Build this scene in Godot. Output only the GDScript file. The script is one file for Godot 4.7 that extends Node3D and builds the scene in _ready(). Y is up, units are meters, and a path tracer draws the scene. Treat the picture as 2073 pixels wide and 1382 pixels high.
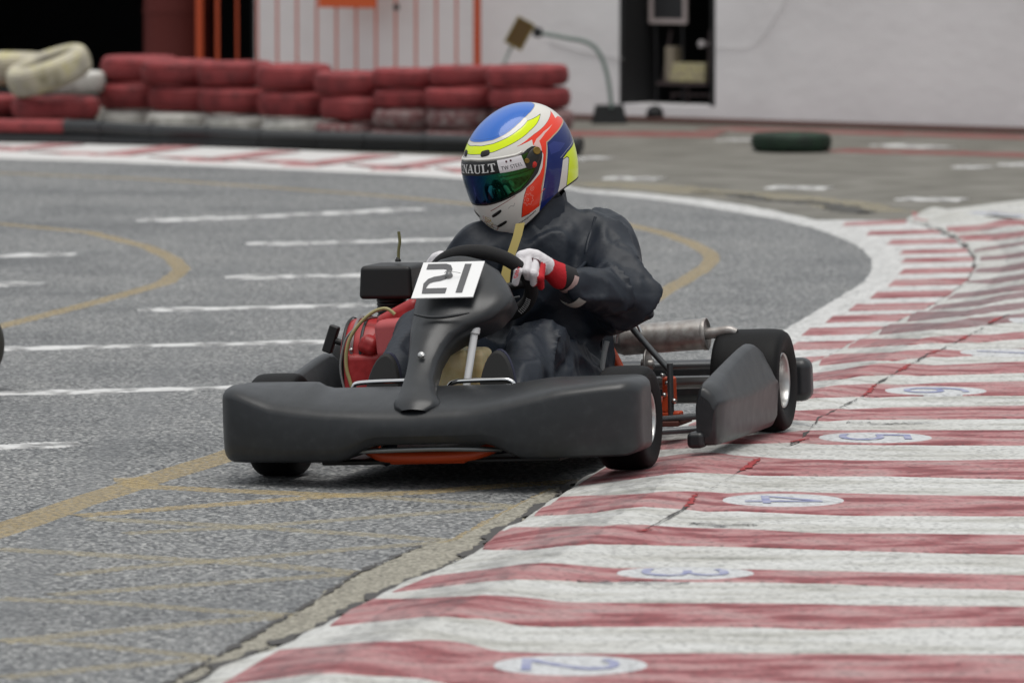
extends Node3D

const BIG := 1000.0

# ---------------------------------------------------------------- mesh builder
class MB:
	var v := PackedVector3Array()
	var n := PackedVector3Array()
	var c := PackedColorArray()
	var uv := PackedVector2Array()
	var ix := PackedInt32Array()
	var col := Color.WHITE

	func put(p: Vector3, q: Vector3, t := Vector2.ZERO) -> int:
		v.append(p); n.append(q); c.append(col); uv.append(t)
		return v.size() - 1

	# rows of points, smooth normals; wrap joins the last column to the first
	func grid(rows: Array, wrap := false, flip := false) -> void:
		var m := rows.size()
		var k: int = rows[0].size()
		var base := v.size()
		for i in m:
			for j in k:
				var a: Vector3 = rows[maxi(i - 1, 0)][j]
				var b: Vector3 = rows[mini(i + 1, m - 1)][j]
				var jl := (j - 1 + k) % k if wrap else maxi(j - 1, 0)
				var jr := (j + 1) % k if wrap else mini(j + 1, k - 1)
				var e: Vector3 = rows[i][jl]
				var f: Vector3 = rows[i][jr]
				var q := (b - a).cross(f - e)
				if q.length_squared() < 1e-16:
					var i2 := i + 1 if i == 0 else i - 1
					q = (b - a).cross(rows[i2][jr] - rows[i2][jl])
				if q.length_squared() < 1e-18:
					q = Vector3.UP
				q = q.normalized()
				put(rows[i][j], -q if flip else q, Vector2(float(j) / maxi(k - 1, 1), float(i) / maxi(m - 1, 1)))
		for i in m - 1:
			for j in (k if wrap else k - 1):
				var a := base + i * k + j
				var b := base + i * k + (j + 1) % k
				var d := a + k
				var e := b + k
				if flip:
					ix.append_array([a, d, b, b, d, e])
				else:
					ix.append_array([a, b, d, b, e, d])

	func fan(ring: Array, flip := false) -> void:
		var mid := Vector3.ZERO
		for p in ring:
			mid += p
		mid /= ring.size()
		var q: Vector3 = Vector3.ZERO
		for i in ring.size():
			q += (ring[i] - mid).cross(ring[(i + 1) % ring.size()] - mid)
		q = q.normalized() if q.length() > 1e-12 else Vector3.UP
		if flip:
			q = -q
		var base := v.size()
		put(mid, q)
		for p in ring:
			put(p, q)
		for i in ring.size():
			var a := base + 1 + i
			var b := base + 1 + (i + 1) % ring.size()
			if flip:
				ix.append_array([base, a, b])
			else:
				ix.append_array([base, b, a])

	func loft(rows: Array) -> void:
		grid(rows, true)
		fan(rows[0], true)
		fan(rows[rows.size() - 1])

	func tube(path: Array, r, sides := 10, steps := 4) -> void:
		var pts: Array = path
		if path.size() > 2 and steps > 1:
			pts = []
			for i in path.size() - 1:
				var p0: Vector3 = path[maxi(i - 1, 0)]
				var p1: Vector3 = path[i]
				var p2: Vector3 = path[i + 1]
				var p3: Vector3 = path[mini(i + 2, path.size() - 1)]
				for s in steps:
					pts.append(p1.cubic_interpolate(p2, p0, p3, float(s) / steps))
			pts.append(path[path.size() - 1])
		var rows := []
		var side := Vector3.ZERO
		for i in pts.size():
			var d: Vector3 = (pts[mini(i + 1, pts.size() - 1)] - pts[maxi(i - 1, 0)]).normalized()
			if side == Vector3.ZERO:
				side = d.cross(Vector3.UP if absf(d.y) < 0.9 else Vector3.RIGHT).normalized()
			side = (side - d * side.dot(d)).normalized()
			var up := side.cross(d)
			var rad: float
			if r is Array:
				var t: float = float(i) / (pts.size() - 1) * (r.size() - 1)
				var a: int = mini(int(t), r.size() - 2)
				rad = lerpf(r[a], r[a + 1], t - a)
			else:
				rad = r
			var ring := []
			for j in sides:
				var w := TAU * j / sides
				ring.append(pts[i] + (side * cos(w) + up * sin(w)) * rad)
			rows.append(ring)
		loft(rows)

	# box with rounded edges and truly flat faces
	func rbox(size: Vector3, r: float, t := Transform3D(), taper := Vector2.ONE) -> void:
		var h := size / 2.0
		r = minf(r, minf(h.x, minf(h.y, h.z)) * 0.98)
		var tilt := [-1.0, -0.4142, 0.0, 0.0, 0.4142, 1.0]
		for face in 6:
			var ax := face / 2
			var sg := 1.0 if face % 2 == 0 else -1.0
			var base := v.size()
			for i in 6:
				for j in 6:
					var d := Vector3.ZERO
					var s := Vector3.ZERO
					d[ax] = sg
					s[ax] = sg
					d[(ax + 1) % 3] = tilt[i] * sg
					s[(ax + 1) % 3] = (-1.0 if i < 3 else 1.0) * sg
					d[(ax + 2) % 3] = tilt[j]
					s[(ax + 2) % 3] = -1.0 if j < 3 else 1.0
					d = d.normalized()
					var q := s * (h - Vector3.ONE * r) + d * r
					var f := (q.y / h.y + 1) / 2
					q.x *= lerpf(1.0, taper.x, f)
					q.z *= lerpf(1.0, taper.y, f)
					put(t * q, (t.basis * d).normalized())
			for i in 5:
				for j in 5:
					var a := base + i * 6 + j
					ix.append_array([a, a + 1, a + 6, a + 1, a + 7, a + 6])

	# surface of revolution: profile points (radius, along), axis y of t
	func lathe(prof: Array, t := Transform3D(), sides := 32) -> void:
		var rows := []
		for p in prof:
			var ring := []
			for j in sides:
				var w := TAU * j / sides
				ring.append(t * Vector3(cos(w) * p[0], p[1], sin(w) * p[0]))
			rows.append(ring)
		grid(rows, true)

	func mesh() -> ArrayMesh:
		var a := []
		a.resize(Mesh.ARRAY_MAX)
		a[Mesh.ARRAY_VERTEX] = v
		a[Mesh.ARRAY_NORMAL] = n
		a[Mesh.ARRAY_COLOR] = c
		a[Mesh.ARRAY_TEX_UV] = uv
		a[Mesh.ARRAY_INDEX] = ix
		var m := ArrayMesh.new()
		m.add_surface_from_arrays(Mesh.PRIMITIVE_TRIANGLES, a)
		return m

# ---------------------------------------------------------------- distance field, meshed as surface nets
class Field:
	var lo: Vector3
	var dim: Vector3i
	var cell: float
	var f := PackedFloat32Array()

	func _init(a: Vector3, b: Vector3, size: float) -> void:
		lo = a
		cell = size
		dim = Vector3i(((b - a) / size).ceil()) + Vector3i.ONE
		f.resize(dim.x * dim.y * dim.z)
		f.fill(1000.0)

	func cap(a: Vector3, b: Vector3, ra: float, rb: float, k := 0.04, squash := Vector3.ONE) -> void:
		var r := maxf(ra, rb) + k + cell * 2
		var mn := Vector3i(((a.min(b) - Vector3.ONE * r - lo) / cell).floor()).clamp(Vector3i.ZERO, dim - Vector3i.ONE)
		var mx := Vector3i(((a.max(b) + Vector3.ONE * r - lo) / cell).ceil()).clamp(Vector3i.ZERO, dim - Vector3i.ONE)
		var ab := (b - a) * squash
		var ll := maxf(ab.length_squared(), 1e-9)
		for z in range(mn.z, mx.z + 1):
			for y in range(mn.y, mx.y + 1):
				var at := (z * dim.y + y) * dim.x
				for x in range(mn.x, mx.x + 1):
					var p := (lo + Vector3(x, y, z) * cell - a) * squash
					var t := clampf(p.dot(ab) / ll, 0.0, 1.0)
					var d := (p - ab * t).length() - lerpf(ra, rb, t)
					var e := f[at + x]
					var h := maxf(k - absf(d - e), 0.0) / k
					f[at + x] = minf(d, e) - h * h * k * 0.25

	func cut(a: Vector3, b: Vector3, r: float) -> void:
		var w := r + cell * 3
		var mn := Vector3i(((a.min(b) - Vector3.ONE * w - lo) / cell).floor()).clamp(Vector3i.ZERO, dim - Vector3i.ONE)
		var mx := Vector3i(((a.max(b) + Vector3.ONE * w - lo) / cell).ceil()).clamp(Vector3i.ZERO, dim - Vector3i.ONE)
		var ab := b - a
		for z in range(mn.z, mx.z + 1):
			for y in range(mn.y, mx.y + 1):
				for x in range(mn.x, mx.x + 1):
					var p := lo + Vector3(x, y, z) * cell - a
					var t := clampf(p.dot(ab) / ab.length_squared(), 0.0, 1.0)
					var i := (z * dim.y + y) * dim.x + x
					f[i] = maxf(f[i], r - (p - ab * t).length())

	# folds of cloth: ridged noise added where the surface runs
	func crumple(noise: FastNoiseLite, amount: float, stretch: Vector3) -> void:
		for z in dim.z:
			for y in dim.y:
				for x in dim.x:
					var i := (z * dim.y + y) * dim.x + x
					if absf(f[i]) < cell * 3 + amount:
						var p := (lo + Vector3(x, y, z) * cell) * stretch
						f[i] += noise.get_noise_3dv(p) * amount

	# long creases of cloth round the limb a-b, running along dir: sharp ridges of stretched noise
	func pleat(noise: FastNoiseLite, a: Vector3, b: Vector3, reach: float, dir: Vector3, fa: float, fc: float, amp: float) -> void:
		var w0 := reach + cell
		var mn := Vector3i(((a.min(b) - Vector3.ONE * w0 - lo) / cell).floor()).clamp(Vector3i.ZERO, dim - Vector3i.ONE)
		var mx := Vector3i(((a.max(b) + Vector3.ONE * w0 - lo) / cell).ceil()).clamp(Vector3i.ZERO, dim - Vector3i.ONE)
		var u := dir.normalized()
		var v := u.cross(Vector3(0.3, 0.9, 0.2)).normalized()
		var w := u.cross(v)
		var ab := b - a
		var ll := ab.length_squared()
		for z in range(mn.z, mx.z + 1):
			for y in range(mn.y, mx.y + 1):
				for x in range(mn.x, mx.x + 1):
					var i := (z * dim.y + y) * dim.x + x
					if absf(f[i]) > cell * 3 + amp:
						continue
					var p := lo + Vector3(x, y, z) * cell
					var t := clampf((p - a).dot(ab) / ll, 0.0, 1.0)
					var near := 1.0 - smoothstep(0.72, 1.0, (p - a - ab * t).length() / reach)
					if near <= 0.0:
						continue
					var n := noise.get_noise_3d(p.dot(u) * fa, p.dot(v) * fc, p.dot(w) * fc)
					f[i] += amp * near * (minf(absf(n) * 2.1, 1.0) - 0.55)

	# first point of the surface met when coming from the front
	func face(x: float, y: float, from: float) -> Vector3:
		var c := Vector3i(((Vector3(x, y, from) - lo) / cell).round()).clamp(Vector3i.ZERO, dim - Vector3i.ONE)
		var z := c.z
		while z > 0 and f[(z * dim.y + c.y) * dim.x + c.x] > 0.0:
			z -= 1
		return Vector3(x, y, lo.z + z * cell)

	func net(mb: MB, paint = null) -> void:
		var sx := 1
		var sy := dim.x
		var sz := dim.x * dim.y
		var off := [0, sx, sy, sx + sy, sz, sx + sz, sy + sz, sx + sy + sz]
		var ed := [[0, 1], [2, 3], [4, 5], [6, 7], [0, 2], [1, 3], [4, 6], [5, 7], [0, 4], [1, 5], [2, 6], [3, 7]]
		var id := PackedInt32Array()
		id.resize(f.size())
		id.fill(-1)
		var base := mb.v.size()
		var vs := PackedVector3Array()
		for z in dim.z - 1:
			for y in dim.y - 1:
				for x in dim.x - 1:
					var i := z * sz + y * sy + x
					if absf(f[i]) > cell * 5.0:
						continue
					var mask := 0
					for k in 8:
						if f[i + off[k]] < 0.0:
							mask |= 1 << k
					if mask == 0 or mask == 255:
						continue
					var s := Vector3.ZERO
					var cnt := 0
					for e in ed:
						var a: float = f[i + off[e[0]]]
						var b: float = f[i + off[e[1]]]
						if (a < 0.0) != (b < 0.0):
							var t := a / (a - b)
							var pa := Vector3(e[0] & 1, (e[0] >> 1) & 1, e[0] >> 2)
							var pb := Vector3(e[1] & 1, (e[1] >> 1) & 1, e[1] >> 2)
							s += pa.lerp(pb, t)
							cnt += 1
					id[i] = vs.size()
					vs.append(lo + (Vector3(x, y, z) + s / cnt) * cell)
		var ns := PackedVector3Array()
		ns.resize(vs.size())
		var tri := PackedInt32Array()
		for z in range(1, dim.z - 1):
			for y in range(1, dim.y - 1):
				for x in range(1, dim.x - 1):
					var i := z * sz + y * sy + x
					if id[i] < 0:
						continue
					var a := f[i] < 0.0
					for ax in 3:
						var st: int = [sx, sy, sz][ax]
						if (f[i + st] < 0.0) == a:
							continue
						var u: int = [sy, sz, sx][ax]
						var w: int = [sz, sx, sy][ax]
						var q := [id[i], id[i - u], id[i - u - w], id[i - w]]
						if q.min() < 0:
							continue
						if a:
							tri.append_array([q[0], q[2], q[1], q[0], q[3], q[2]])
						else:
							tri.append_array([q[0], q[1], q[2], q[0], q[2], q[3]])
		for t in tri.size() / 3:
			var a := vs[tri[t * 3]]
			var q := -(vs[tri[t * 3 + 1]] - a).cross(vs[tri[t * 3 + 2]] - a)
			for k in 3:
				ns[tri[t * 3 + k]] += q
		for i in vs.size():
			if paint != null:
				mb.col = paint.call(vs[i])
			mb.put(vs[i], ns[i].normalized())
		for t in tri:
			mb.ix.append(base + t)

# ---------------------------------------------------------------- naming
func numbered(called: String, parent: Node) -> String:
	if parent.get_node_or_null(NodePath(called)) == null:
		return called
	var k := 1
	while parent.get_node_or_null(NodePath("%s_%03d" % [called, k])) != null:
		k += 1
	return "%s_%03d" % [called, k]

func part(called: String, mb, mat: Material, parent: Node = self) -> MeshInstance3D:
	var o := MeshInstance3D.new()
	o.name = numbered(called, parent)
	o.mesh = mb.mesh() if mb is MB else mb
	o.material_override = mat
	parent.add_child(o, true)
	return o

func tag(o: Node, label: String, category := "", group := "", kind := "") -> Node:
	o.set_meta("label", label)
	if category: o.set_meta("category", category)
	if group: o.set_meta("group", group)
	if kind: o.set_meta("kind", kind)
	return o

func thing(called: String, label: String, category: String, at := Vector3.ZERO, group := "") -> Node3D:
	var o := Node3D.new()
	o.name = numbered(called, self)
	add_child(o, true)
	o.position = at
	tag(o, label, category, group)
	return o

func struct(called: String, mb, mat: Material, label: String) -> MeshInstance3D:
	var o := part(called, mb, mat)
	tag(o, label, "", "", "structure")
	return o

# ---------------------------------------------------------------- materials
func lin(r: float, g: float, b: float, a := 1.0) -> Color:
	var k := Color(r, g, b).linear_to_srgb()
	k.a = a
	return k

func mat(albedo: Color, rough := 0.6, metal := 0.0, spec := 0.5) -> StandardMaterial3D:
	var m := StandardMaterial3D.new()
	m.albedo_color = albedo
	m.roughness = rough
	m.metallic = metal
	m.metallic_specular = spec
	return m

func noise(freq: float, kind := FastNoiseLite.TYPE_SIMPLEX_SMOOTH, octaves := 4, sd := 1) -> FastNoiseLite:
	var f := FastNoiseLite.new()
	f.noise_type = kind
	f.frequency = freq
	f.seed = sd
	f.fractal_octaves = octaves
	f.fractal_type = FastNoiseLite.FRACTAL_FBM if octaves > 1 else FastNoiseLite.FRACTAL_NONE
	return f

func tex(f: FastNoiseLite, stops: Array, size := 512) -> NoiseTexture2D:
	var t := NoiseTexture2D.new()
	t.width = size
	t.height = size
	t.seamless = true
	t.noise = f
	var g := Gradient.new()
	var os := PackedFloat32Array()
	var cs := PackedColorArray()
	for s in stops:
		os.append(s[0])
		cs.append(s[1])
	g.offsets = os
	g.colors = cs
	t.color_ramp = g
	return t

func grey(f: FastNoiseLite, a: float, b: float, size := 512) -> NoiseTexture2D:
	return tex(f, [[0.0, Color(a, a, a)], [1.0, Color(b, b, b)]], size)

func tri(m: StandardMaterial3D, scale: float, world := false) -> StandardMaterial3D:
	m.uv1_triplanar = true
	m.uv1_world_triplanar = world
	m.uv1_scale = Vector3.ONE * scale
	return m

func bump(m: StandardMaterial3D, t: Texture2D, cm: float) -> StandardMaterial3D:
	m.heightmap_enabled = true
	m.heightmap_texture = t
	m.heightmap_scale = cm
	return m

# fine mineral grain multiplied over a material, in world space
var grain_tex: NoiseTexture2D
func grained(m: StandardMaterial3D, scale := 0.9) -> StandardMaterial3D:
	if grain_tex == null:
		var f := noise(0.2, FastNoiseLite.TYPE_CELLULAR, 1, 500)
		f.cellular_return_type = FastNoiseLite.RETURN_CELL_VALUE
		grain_tex = tex(f, [[0.0, Color(0.74, 0.74, 0.74)], [0.25, Color(0.93, 0.93, 0.93)], [0.7, Color(1, 1, 1)], [1.0, Color(1, 1, 1)]], 1024)
	m.detail_enabled = true
	m.detail_blend_mode = BaseMaterial3D.BLEND_MODE_MUL
	m.detail_uv_layer = BaseMaterial3D.DETAIL_UV_2
	m.uv2_triplanar = true
	m.uv2_world_triplanar = true
	m.uv2_scale = Vector3.ONE * scale
	m.detail_albedo = grain_tex
	return m


const LIP: Array[Vector2] = [Vector2(-0.7699, -10.8124), Vector2(-0.6747, -11.2572), Vector2(-0.6186, -11.5628), Vector2(-0.5515, -11.9223), Vector2(-0.4609, -12.2106), Vector2(-0.3977, -12.5049), Vector2(-0.3118, -12.9431), Vector2(-0.2508, -13.2282), Vector2(-0.1685, -13.5165), Vector2(-0.0754, -13.9479), Vector2(-0.0304, -14.3216), Vector2(0.0275, -14.6152), Vector2(0.1008, -15.0727), Vector2(0.1663, -15.5596), Vector2(0.2476, -15.9855), Vector2(0.3799, -16.749), Vector2(0.5347, -17.4298), Vector2(0.7384, -18.3403), Vector2(0.9873, -19.4675), Vector2(1.1121, -20.0947), Vector2(1.2488, -20.7412), Vector2(1.3766, -21.3124), Vector2(1.4926, -21.8415), Vector2(1.593, -22.4234), Vector2(1.7013, -23.1195), Vector2(1.7822, -23.8599), Vector2(1.8316, -24.5243), Vector2(1.8464, -25.1285), Vector2(1.841, -25.7288), Vector2(1.8255, -26.2158), Vector2(1.7856, -26.6848), Vector2(1.7264, -27.0949)]

# height of the kerb above the asphalt, by the distance from its lip
func kerb_profile(d: float) -> float:
	if d < 0.0:
		return 0.0
	var at := [0.0, 0.02, 0.12, 0.25, 0.3, 0.36, 0.44, 0.7, 1.5, 4.0, 99.0]
	var hh := [0.004, 0.018, 0.032, 0.05, 0.052, 0.045, 0.036, 0.036, 0.04, 0.05, 0.05]
	for i in at.size() - 1:
		if d <= at[i + 1]:
			return lerpf(hh[i], hh[i + 1], (d - at[i]) / (at[i + 1] - at[i]))
	return 0.05

func kerb_y(p: Vector2) -> float:
	var best := BIG
	var sgn := 1.0
	for i in LIP.size() - 1:
		var ab := LIP[i + 1] - LIP[i]
		var t := clampf((p - LIP[i]).dot(ab) / ab.length_squared(), 0.0, 1.0)
		var d := p.distance_to(LIP[i] + ab * t)
		if d < best:
			best = d
			sgn = 1.0 if ab.cross(p - LIP[i]) > 0.0 else -1.0
	return kerb_profile(best * sgn)

func along(pl: Array, t: float) -> Vector2:
	var total := 0.0
	for i in pl.size() - 1:
		total += pl[i].distance_to(pl[i + 1])
	var want := t * total
	for i in pl.size() - 1:
		var d: float = pl[i].distance_to(pl[i + 1])
		if want <= d or i == pl.size() - 2:
			return pl[i].lerp(pl[i + 1], want / maxf(d, 1e-6))
		want -= d
	return pl[0]

var ragged := FastNoiseLite.new()

# a sheet of paint between two edges, lying on the ground or over the kerb; its edges are a little uneven
func sheet(mb: MB, top: Array, bot: Array, lift: float, on_kerb := false, rough := 0.0, n := 30, k := 3, seed_ := 0.0, bevel := true) -> void:
	var rows := []
	for i in n + 1:
		var t := float(i) / n
		var a := along(top, t)
		var b := along(bot, t)
		var w := a.distance_to(b)
		var j0 := ragged.get_noise_2d(t * 400.0, seed_) * rough / maxf(w, 0.001)
		var j1 := ragged.get_noise_2d(t * 400.0, seed_ + 77.0) * rough / maxf(w, 0.001)
		var row := []
		for q in k + 1:
			var p := a.lerp(b, lerpf(j0, 1.0 + j1, float(q) / k))
			row.append(Vector3(p.x, (kerb_y(p) if on_kerb else 0.0) + lift, p.y))
		rows.append(row)
	mb.grid(rows, false, true)
	# the paint's own edge, sloping down to the ground
	for q in ([0, k] if bevel else []):
		var top_ := []
		var low := []
		for row in rows:
			var o: Vector3 = row[q] - row[1 if q == 0 else k - 1]
			o.y = 0.0
			o = o.normalized() * lift * 2.2
			top_.append(row[q])
			low.append(row[q] + o - Vector3(0, lift + 0.001, 0))
		var b := mb.v.size()
		mb.grid([top_, low] if q == k else [low, top_], false, false)
		for i in range(b, mb.v.size()):
			mb.n[i] = Vector3.UP

func stroke(mb: MB, pl: Array, width: float, lift: float, rough := 0.0, n := 40, seed_ := 0.0, on_kerb := false, widths := [], bevel := true) -> void:
	var top := []
	var bot := []
	for i in n + 1:
		var t := float(i) / n
		var p := along(pl, t)
		var d := along(pl, minf(t + 0.02, 1.0)) - along(pl, maxf(t - 0.02, 0.0))
		var s := Vector2(-d.y, d.x).normalized() * width * 0.5
		if widths.size():
			var u := t * (widths.size() - 1)
			s *= lerpf(widths[int(u)], widths[mini(int(u) + 1, widths.size() - 1)], u - int(u))
		top.append(p - s)
		bot.append(p + s)
	sheet(mb, top, bot, lift, on_kerb, rough, n, 2, seed_, bevel)

# ---------------------------------------------------------------- shared builders
func axis_x(at: Vector3, sgn := 1.0) -> Transform3D:
	return Transform3D(Basis(Vector3(0, 1, 0), Vector3(sgn, 0, 0), Vector3(0, 0, -sgn)), at)

func aim(a: Vector3, b: Vector3) -> Transform3D:   # y axis from a to b
	var y := (b - a).normalized()
	var x := y.cross(Vector3.FORWARD if absf(y.z) < 0.9 else Vector3.UP).normalized()
	return Transform3D(Basis(x, y, x.cross(y)), a)

func rod(mb: MB, a: Vector3, b: Vector3, r: float, sides := 12) -> void:
	mb.lathe([[0.0, 0.0], [r, 0.0], [r, 0.0005], [r, a.distance_to(b) - 0.0005], [r, a.distance_to(b)], [0.0, a.distance_to(b)]], aim(a, b), sides)

func car_tyre(radius: float, width: float, sides := 40) -> ArrayMesh:   # lying flat, resting at y 0
	var mb := MB.new()
	var prof := []
	var ri := radius * 0.62
	prof.append([ri, width * 0.24])
	prof.append([ri * 1.02, width * 0.1])
	prof.append([radius * 0.74, width * 0.01])
	prof.append([radius * 0.84, width * 0.025])
	prof.append([radius * 0.915, width * 0.085])
	prof.append([radius * 0.962, width * 0.17])
	for g in 5:
		var y0 := width * (0.225 + g * 0.112)
		var bulge := radius * (1.0 - 0.0052 * (g - 2.0) * (g - 2.0))
		prof.append([bulge - 0.007, y0])
		prof.append([bulge, y0 + 0.003])
		prof.append([bulge, y0 + width * 0.112 - 0.004])
		prof.append([bulge - 0.007, y0 + width * 0.112 - 0.001])
	prof.append([radius * 0.962, width * 0.83])
	prof.append([radius * 0.915, width * 0.915])
	prof.append([radius * 0.84, width * 0.975])
	prof.append([radius * 0.74, width * 0.99])
	prof.append([ri * 1.02, width * 0.9])
	prof.append([ri, width * 0.76])
	prof.append([ri * 1.1, width * 0.5])
	prof.append([ri, width * 0.24])
	mb.lathe(prof, Transform3D(), sides)
	return mb.mesh()

func kart_wheel(parent: Node, called: String, at: Vector3, out: float, r: float, w: float, rubber: Material, alloy: Material) -> Node3D:
	var o := Node3D.new()
	o.name = numbered(called, parent)
	parent.add_child(o, true)
	o.position = at
	var mb := MB.new()
	var rr := r * 0.53
	var h := w / 2
	mb.lathe([[rr, -h * 0.78], [rr * 1.1, -h * 0.9], [r * 0.8, -h], [r * 0.92, -h * 0.95], [r * 0.975, -h * 0.82], [r * 0.995, -h * 0.6], [r, -h * 0.3], [r, h * 0.3], [r * 0.995, h * 0.6], [r * 0.975, h * 0.82], [r * 0.92, h * 0.95], [r * 0.8, h], [rr * 1.1, h * 0.9], [rr, h * 0.78], [rr * 1.0, 0.0], [rr, -h * 0.78]], axis_x(Vector3.ZERO, out), 56)
	part("tyre", mb, rubber, o)
	mb = MB.new()
	mb.lathe([[rr * 1.0, h * 0.7], [rr * 1.03, h * 0.83], [rr * 0.98, h * 0.88], [rr * 0.92, h * 0.84], [rr * 0.88, h * 0.6], [rr * 0.84, h * 0.1], [rr * 0.6, h * 0.02], [rr * 0.42, h * 0.06], [rr * 0.4, h * 0.3], [rr * 0.2, h * 0.32], [0.0, h * 0.32]], axis_x(Vector3.ZERO, out), 40)
	mb.lathe([[rr * 0.99, -h * 0.75], [rr * 1.02, -h * 0.86], [rr * 0.9, -h * 0.7], [rr * 0.85, -h * 0.1], [0.0, -h * 0.1]], axis_x(Vector3.ZERO, out), 32)
	part("rim", mb, alloy, o)
	for k in 3:
		mb = MB.new()
		var w2 := TAU * k / 3 + 0.5
		rod(mb, Vector3(out * h * 0.05, cos(w2) * rr * 0.6, sin(w2) * rr * 0.6), Vector3(out * h * 0.16, cos(w2) * rr * 0.6, sin(w2) * rr * 0.6), 0.006, 6)
		part("wheel_nut", mb, alloy, o)
	return o

func lettering(text: String, font_name: String, weight: int, size := 64) -> Array:
	var f := SystemFont.new()
	f.font_names = PackedStringArray([font_name])
	f.font_weight = weight
	var tm := TextMesh.new()
	tm.text = text
	tm.font = f
	tm.font_size = size
	tm.pixel_size = 0.01
	tm.depth = 0.0
	tm.curve_step = 1.0
	var a := tm.get_mesh_arrays()
	var vs: PackedVector3Array = a[Mesh.ARRAY_VERTEX]
	var idx = a[Mesh.ARRAY_INDEX]
	if idx == null:
		idx = PackedInt32Array(range(vs.size()))
	var lo := Vector3.ONE * BIG
	var hi := -lo
	for p in vs:
		lo = lo.min(p)
		hi = hi.max(p)
	var un := PackedVector2Array()
	for p in vs:
		un.append(Vector2((p.x - lo.x) / (hi.x - lo.x), (p.y - lo.y) / (hi.y - lo.y)))
	return [un, idx]

# ---------------------------------------------------------------- helmet
const HA := 0.1189
const HBU := 0.1409
const HBD := 0.1997
const HCF := 0.1761
const HCB := 0.1626
const HN := 2.1051
const HCH := 0.149

func shell(az: float, el: float, off := 0.0) -> Vector3:
	var a := deg_to_rad(az)
	var e := deg_to_rad(el)
	var d := Vector3(cos(e) * sin(a), sin(e), cos(e) * cos(a))
	var r := pow(pow(absf(d.x / HA), HN) + pow(absf(d.y / (HBU if d.y > 0 else HBD)), HN) + pow(absf(d.z / (HCF if d.z > 0 else HCB)), HN), -1.0 / HN)
	var s := atan2(d.y, d.z)
	r *= 1.0 + HCH * exp(-pow((s + 0.75) / 0.5, 2)) * exp(-pow(d.x / 0.6, 2))
	return d * (r + off)

func bend(x: float, xs: Array, ys: Array) -> float:
	for i in xs.size() - 1:
		if x <= xs[i + 1]:
			return lerpf(ys[i], ys[i + 1], clampf((x - xs[i]) / (xs[i + 1] - xs[i]), 0.0, 1.0))
	return ys[ys.size() - 1]

func fill(im: Image, pts: Array, col: Color, both := true) -> void:
	var w := im.get_width()
	var h := im.get_height()
	for side in ([1.0, -1.0] if both else [1.0]):
		var q := []
		var y0 := BIG
		var y1 := -BIG
		for p in pts:
			var s := Vector2((side * p[0] + 180.0) / 360.0 * w, (90.0 - p[1]) / 132.0 * h)
			q.append(s)
			y0 = minf(y0, s.y)
			y1 = maxf(y1, s.y)
		for y in range(maxi(int(y0), 0), mini(int(y1) + 1, h)):
			var xs := []
			for i in q.size():
				var a: Vector2 = q[i]
				var b: Vector2 = q[(i + 1) % q.size()]
				if (a.y <= y + 0.5) != (b.y <= y + 0.5):
					xs.append(a.x + (y + 0.5 - a.y) / (b.y - a.y) * (b.x - a.x))
			xs.sort()
			for i in xs.size() / 2:
				var xa := clampi(int(round(xs[i * 2])), 0, w)
				var xb := clampi(int(round(xs[i * 2 + 1])), 0, w)
				if xb > xa:
					im.fill_rect(Rect2i(xa, y, xb - xa, 1), col)

func line(im: Image, pts: Array, wide: float, col: Color, both := true) -> void:
	for i in pts.size() - 1:
		var a := Vector2(pts[i][0], pts[i][1])
		var b := Vector2(pts[i + 1][0], pts[i + 1][1])
		var s := (b - a).orthogonal().normalized() * wide / 2
		s.x /= maxf(cos(deg_to_rad((a.y + b.y) / 2)), 0.3)
		var e := (b - a).normalized() * wide * 0.3
		fill(im, [[a.x + s.x - e.x, a.y + s.y - e.y], [b.x + s.x + e.x, b.y + s.y + e.y], [b.x - s.x + e.x, b.y - s.y + e.y], [a.x - s.x - e.x, a.y - s.y - e.y]], col, both)

func ring_of(az: float, el: float, r: float, lobes := 0) -> Array:
	var o := []
	for i in 37:
		var w := TAU * i / 36
		var k := r * (1.0 + (0.18 * cos(w * lobes) if lobes else 0.0))
		o.append([az + cos(w) * k, el + sin(w) * k])
	return o

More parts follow.
